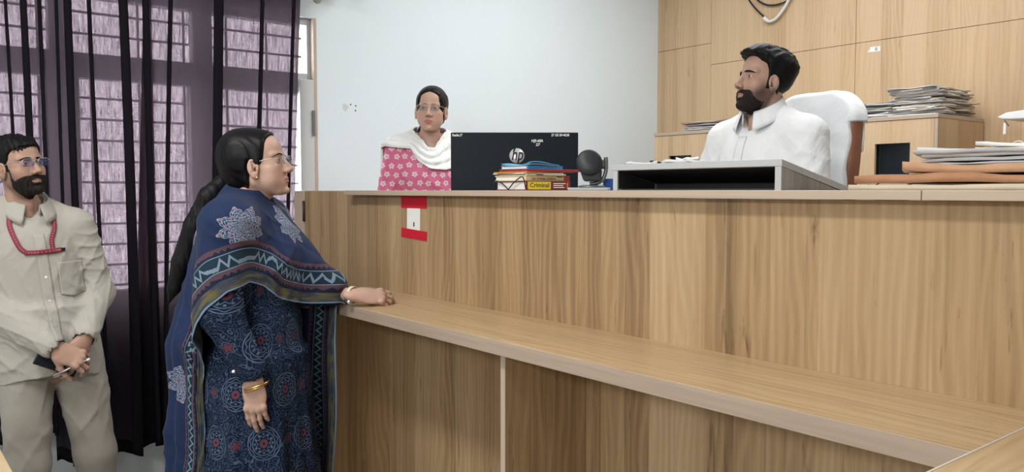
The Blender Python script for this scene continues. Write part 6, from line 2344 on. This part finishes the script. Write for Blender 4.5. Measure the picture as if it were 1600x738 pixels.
def pink_woman():
    t = thing('person', 'woman in a pink floral kurta and white scarf standing behind the monitor', 'person', (-3.311, 2.14, DAIS), math.radians(-27))
    pose = Pose((0.022, 0.004, 1.352), yaw=-14, pitch=-2, roll=-2, k=0.91)
    hd = Head(True, nose=0.98, jaw=0.80, neck=0.045, brow=0.6, fat=0.003, cheeks=0.002)
    rs, re, rw = (-0.02, -0.155, 1.150), (-0.03, -0.205, 0.900), (0.12, -0.12, 0.760)
    ls, le, lw = (-0.02, 0.155, 1.150), (-0.01, 0.205, 0.900), (0.14, 0.12, 0.760)

    def torso(P, g=0.0):
        d = ell(P, (-0.005, 0, 1.02), (0.098 + g, 0.135 + g, 0.18 + g))
        d = smin(d, ell(P, (0.045, 0, 1.02), (0.075 + g, 0.120 + g, 0.085 + g)), 0.05)
        d = smin(d, ell(P, (0.01, 0, 0.83), (0.115 + g, 0.145 + g, 0.18 + g)), 0.06)
        for s in (1, -1):
            d = smin(d, cap(P, (-0.03, 0.045 * s, 1.215), (-0.02, 0.145 * s, 1.160), 0.036 + g, 0.046 + g), 0.05)
        return d

    def bodyf(P):
        d = torso(P, -0.012)
        d = smin(d, cap(P, (-0.02, 0, 1.15), (-0.01, 0, 1.26), 0.05, 0.045), 0.03)
        d = smin(d, limb(P, [rs, re, rw], [0.042, 0.034, 0.024]), 0.03)
        d = smin(d, limb(P, [ls, le, lw], [0.042, 0.034, 0.024]), 0.03)
        for s in (1, -1):
            d = smin(d, limb(P, [(0, 0.08 * s, 0.70), (0.01, 0.085 * s, 0.38), (-0.02, 0.085 * s, 0.06)], [0.08, 0.05, 0.036]), 0.03)
            d = smin(d, cap(P, (-0.02, 0.085 * s, 0.034), (0.13, 0.095 * s, 0.027), 0.032, 0.025), 0.03)
        return d
    V1, F1 = snet(lambda P: hd.field(P), (-0.125, -0.095, -0.205), (0.13, 0.095, 0.125), 0.0028)
    V2, F2 = snet(bodyf, (-0.22, -0.28, -0.01), (0.24, 0.28, 1.30), 0.0095)
    hands = [hand_mesh(w, (0.8, -0.5 * s, -0.15), (0.1, 0, 1), s < 0, [(18, 22, 14)] * 4, (10, 5), 2, 0.9, 0.95, 0.003) for w, s in ((rw, -1), (lw, 1))]
    skin_obj(t, [(pose.out(V1), F1), (V2, F2)] + hands, [face_tint(V1, True, (0.84, 0.52, 0.52)), np.ones((len(V2), 3))] + [np.ones((len(h[0]), 3)) for h in hands], SKIN_P)
    eyes(t, pose, 0.0, 0.0)
    brows(t, pose, 0.45, 0.003, hd.field)
    pol = [(0.066, 0.062), (0.077, 0.086), (0.11, 0.13), (-0.17, 0.15), (-0.17, -0.09), (-0.075, -0.11), (-0.030, -0.080), (-0.012, -0.050), (-0.002, -0.008), (0.008, 0.010), (0.040, 0.012), (0.052, -0.020), (0.070, -0.018), (0.074, 0.010), (0.068, 0.040)]

    def hairf(P):
        s_ = hd.skull(P)
        x, y, z = P[:, 0], P[:, 1], P[:, 2]
        t_ = 0.008 + 0.010 * sst(0.02, -0.08, x)
        g = 0.0008 * np.sin(y * 380 + 3 * np.sin(x * 40)) * sst(0.11, 0.07, z)
        d = smax(s_ - t_ - g, poly2(x + 2.2 * y ** 2 - 0.16 * np.abs(y) * sst(0.01, 0.05, z), z, pol), 0.006)
        d = d + np.exp(-(y / 0.003) ** 2) * 0.003 * sst(-0.03, 0.03, x)
        d = smin(d, ell(P, (-0.085, -0.030, -0.085), (0.032, 0.042, 0.040)), 0.015)
        d = smin(d, ell(P, (-0.065, -0.045, -0.100), (0.028, 0.030, 0.034)), 0.012)
        return d
    V, F = snet(hairf, (-0.15, -0.115, -0.16), (0.12, 0.105, 0.15), 0.0032)
    obj('hair', np_mesh('hair', pose.out(V), F), HAIR_SLICK, t)
    gm = plain('gold_wire', (0.62, 0.50, 0.34), 0.3, 0.5, 0.9)
    glasses(t, pose, gm, LENS, False, 0.049, 0.033, -0.004, 0.1045)
    for s in (1, -1):
        MB().lathe([(0.0, -0.004), (0.0045, 0), (0.0, 0.004)], 10, pose.M() @ Matrix.Translation((0.010, 0.0790 * s, -0.049))).build('earring', GOLD, t)

    def kf(P):
        d = torso(P, 0.010)
        z = P[:, 2]
        k = np.sqrt((P[:, 0] / (0.145 + 0.05 * np.clip((0.7 - z) / 0.4, 0, 1))) ** 2 + (P[:, 1] / (0.170 + 0.04 * np.clip((0.7 - z) / 0.4, 0, 1))) ** 2)
        d = smin(d, np.maximum((k - 1) * 0.15, np.maximum(z - 0.78, 0.20 - z)), 0.05)
        d = smin(d, limb(P, [rs, re, tuple(0.5 * (np.array(re) + rw))], [0.060, 0.056, 0.046], 0.03), 0.02)
        d = smin(d, limb(P, [ls, le, tuple(0.5 * (np.array(le) + lw))], [0.060, 0.056, 0.046], 0.03), 0.02)
        d = d - creases(P, [(50, 38, 60, 0.3, 9), (38, -60, 54, 1.9, 8), (60, 30, 40, 2.4, 10)], 0.0042)
        d = np.maximum(d, -smin(ell(P, (-0.005, 0, 1.24), (0.058, 0.06, 0.05)), cap(P, (0.05, 0, 1.19), (0.13, 0, 1.12), 0.045, 0.025), 0.02))
        return d
    V, F = snet(kf, (-0.26, -0.30, 0.18), (0.26, 0.30, 1.24), 0.007)
    me = np_mesh('kurta', V, F)
    an = np.arctan2(V[:, 1], V[:, 0])
    set_vec(me, 'puv', np.stack([V[:, 1], V[:, 2], 0 * an], 1))
    obj('kurta', me, pink_mat(), t)

    # white scarf: a loose cowl round the neck whose end falls behind the right shoulder
    def hull(P):
        d = torso(P, 0.016)
        d = smin(d, cap(P, (-0.02, 0, 1.15), (-0.02, 0, 1.27), 0.060, 0.056), 0.03)
        d = smin(d, limb(P, [rs, re], [0.066, 0.064], 0.03), 0.04)
        d = smin(d, limb(P, [ls, le], [0.066, 0.064], 0.03), 0.04)
        return d
    nth, nv = 200, 40
    th = np.linspace(-PI, PI, nth, endpoint=False)
    dg = np.degrees(th)
    zi = np.interp(dg, [-180, -120, -85, -55, -30, -12, 5, 25, 50, 85, 120, 180], [1.275, 1.275, 1.262, 1.235, 1.205, 1.172, 1.168, 1.205, 1.240, 1.262, 1.275, 1.275])
    zo = np.interp(dg, [-180, -168, -150, -128, -112, -98, -80, -55, -30, -5, 20, 45, 70, 95, 120, 180], [1.12, 1.08, 0.72, 0.66, 0.72, 1.165, 1.178, 1.165, 1.110, 1.070, 1.065, 1.08, 1.12, 1.165, 1.17, 1.12])
    P = np.zeros((nth, nv, 3))
    for j, v in enumerate(np.linspace(0, 1, nv)):
        z = zi + (zo - zi) * v
        D = np.stack([np.cos(th), np.sin(th), 0 * th], 1)
        O = np.stack([-0.02 + 0 * th, 0 * th, z], 1) + D * 0.5
        tt = march(hull, O, -D, 0, 0.5, 40)
        r = 0.5 - tt
        if j:
            r = np.maximum(r, rprev - 0.003)
        rprev = r
        r = r + 0.007 + 0.0065 * np.sin(v * 19 + 2.0 * np.sin(th * 2 + 0.6)) * (0.4 + 0.6 * np.sin(v * PI)) + 0.003 * np.sin(th * 17 + v * 9)
        P[:, j, 0] = -0.02 + r * np.cos(th)
        P[:, j, 1] = r * np.sin(th)
        P[:, j, 2] = z
    obj('scarf', grid_mesh('scarf', P, 0.004, None, True, True), cloth_mat('white_scarf', (0.80, 0.82, 0.81), 0.9, fold=0.35, fscale=14.0), t)
    return t


pink_woman()
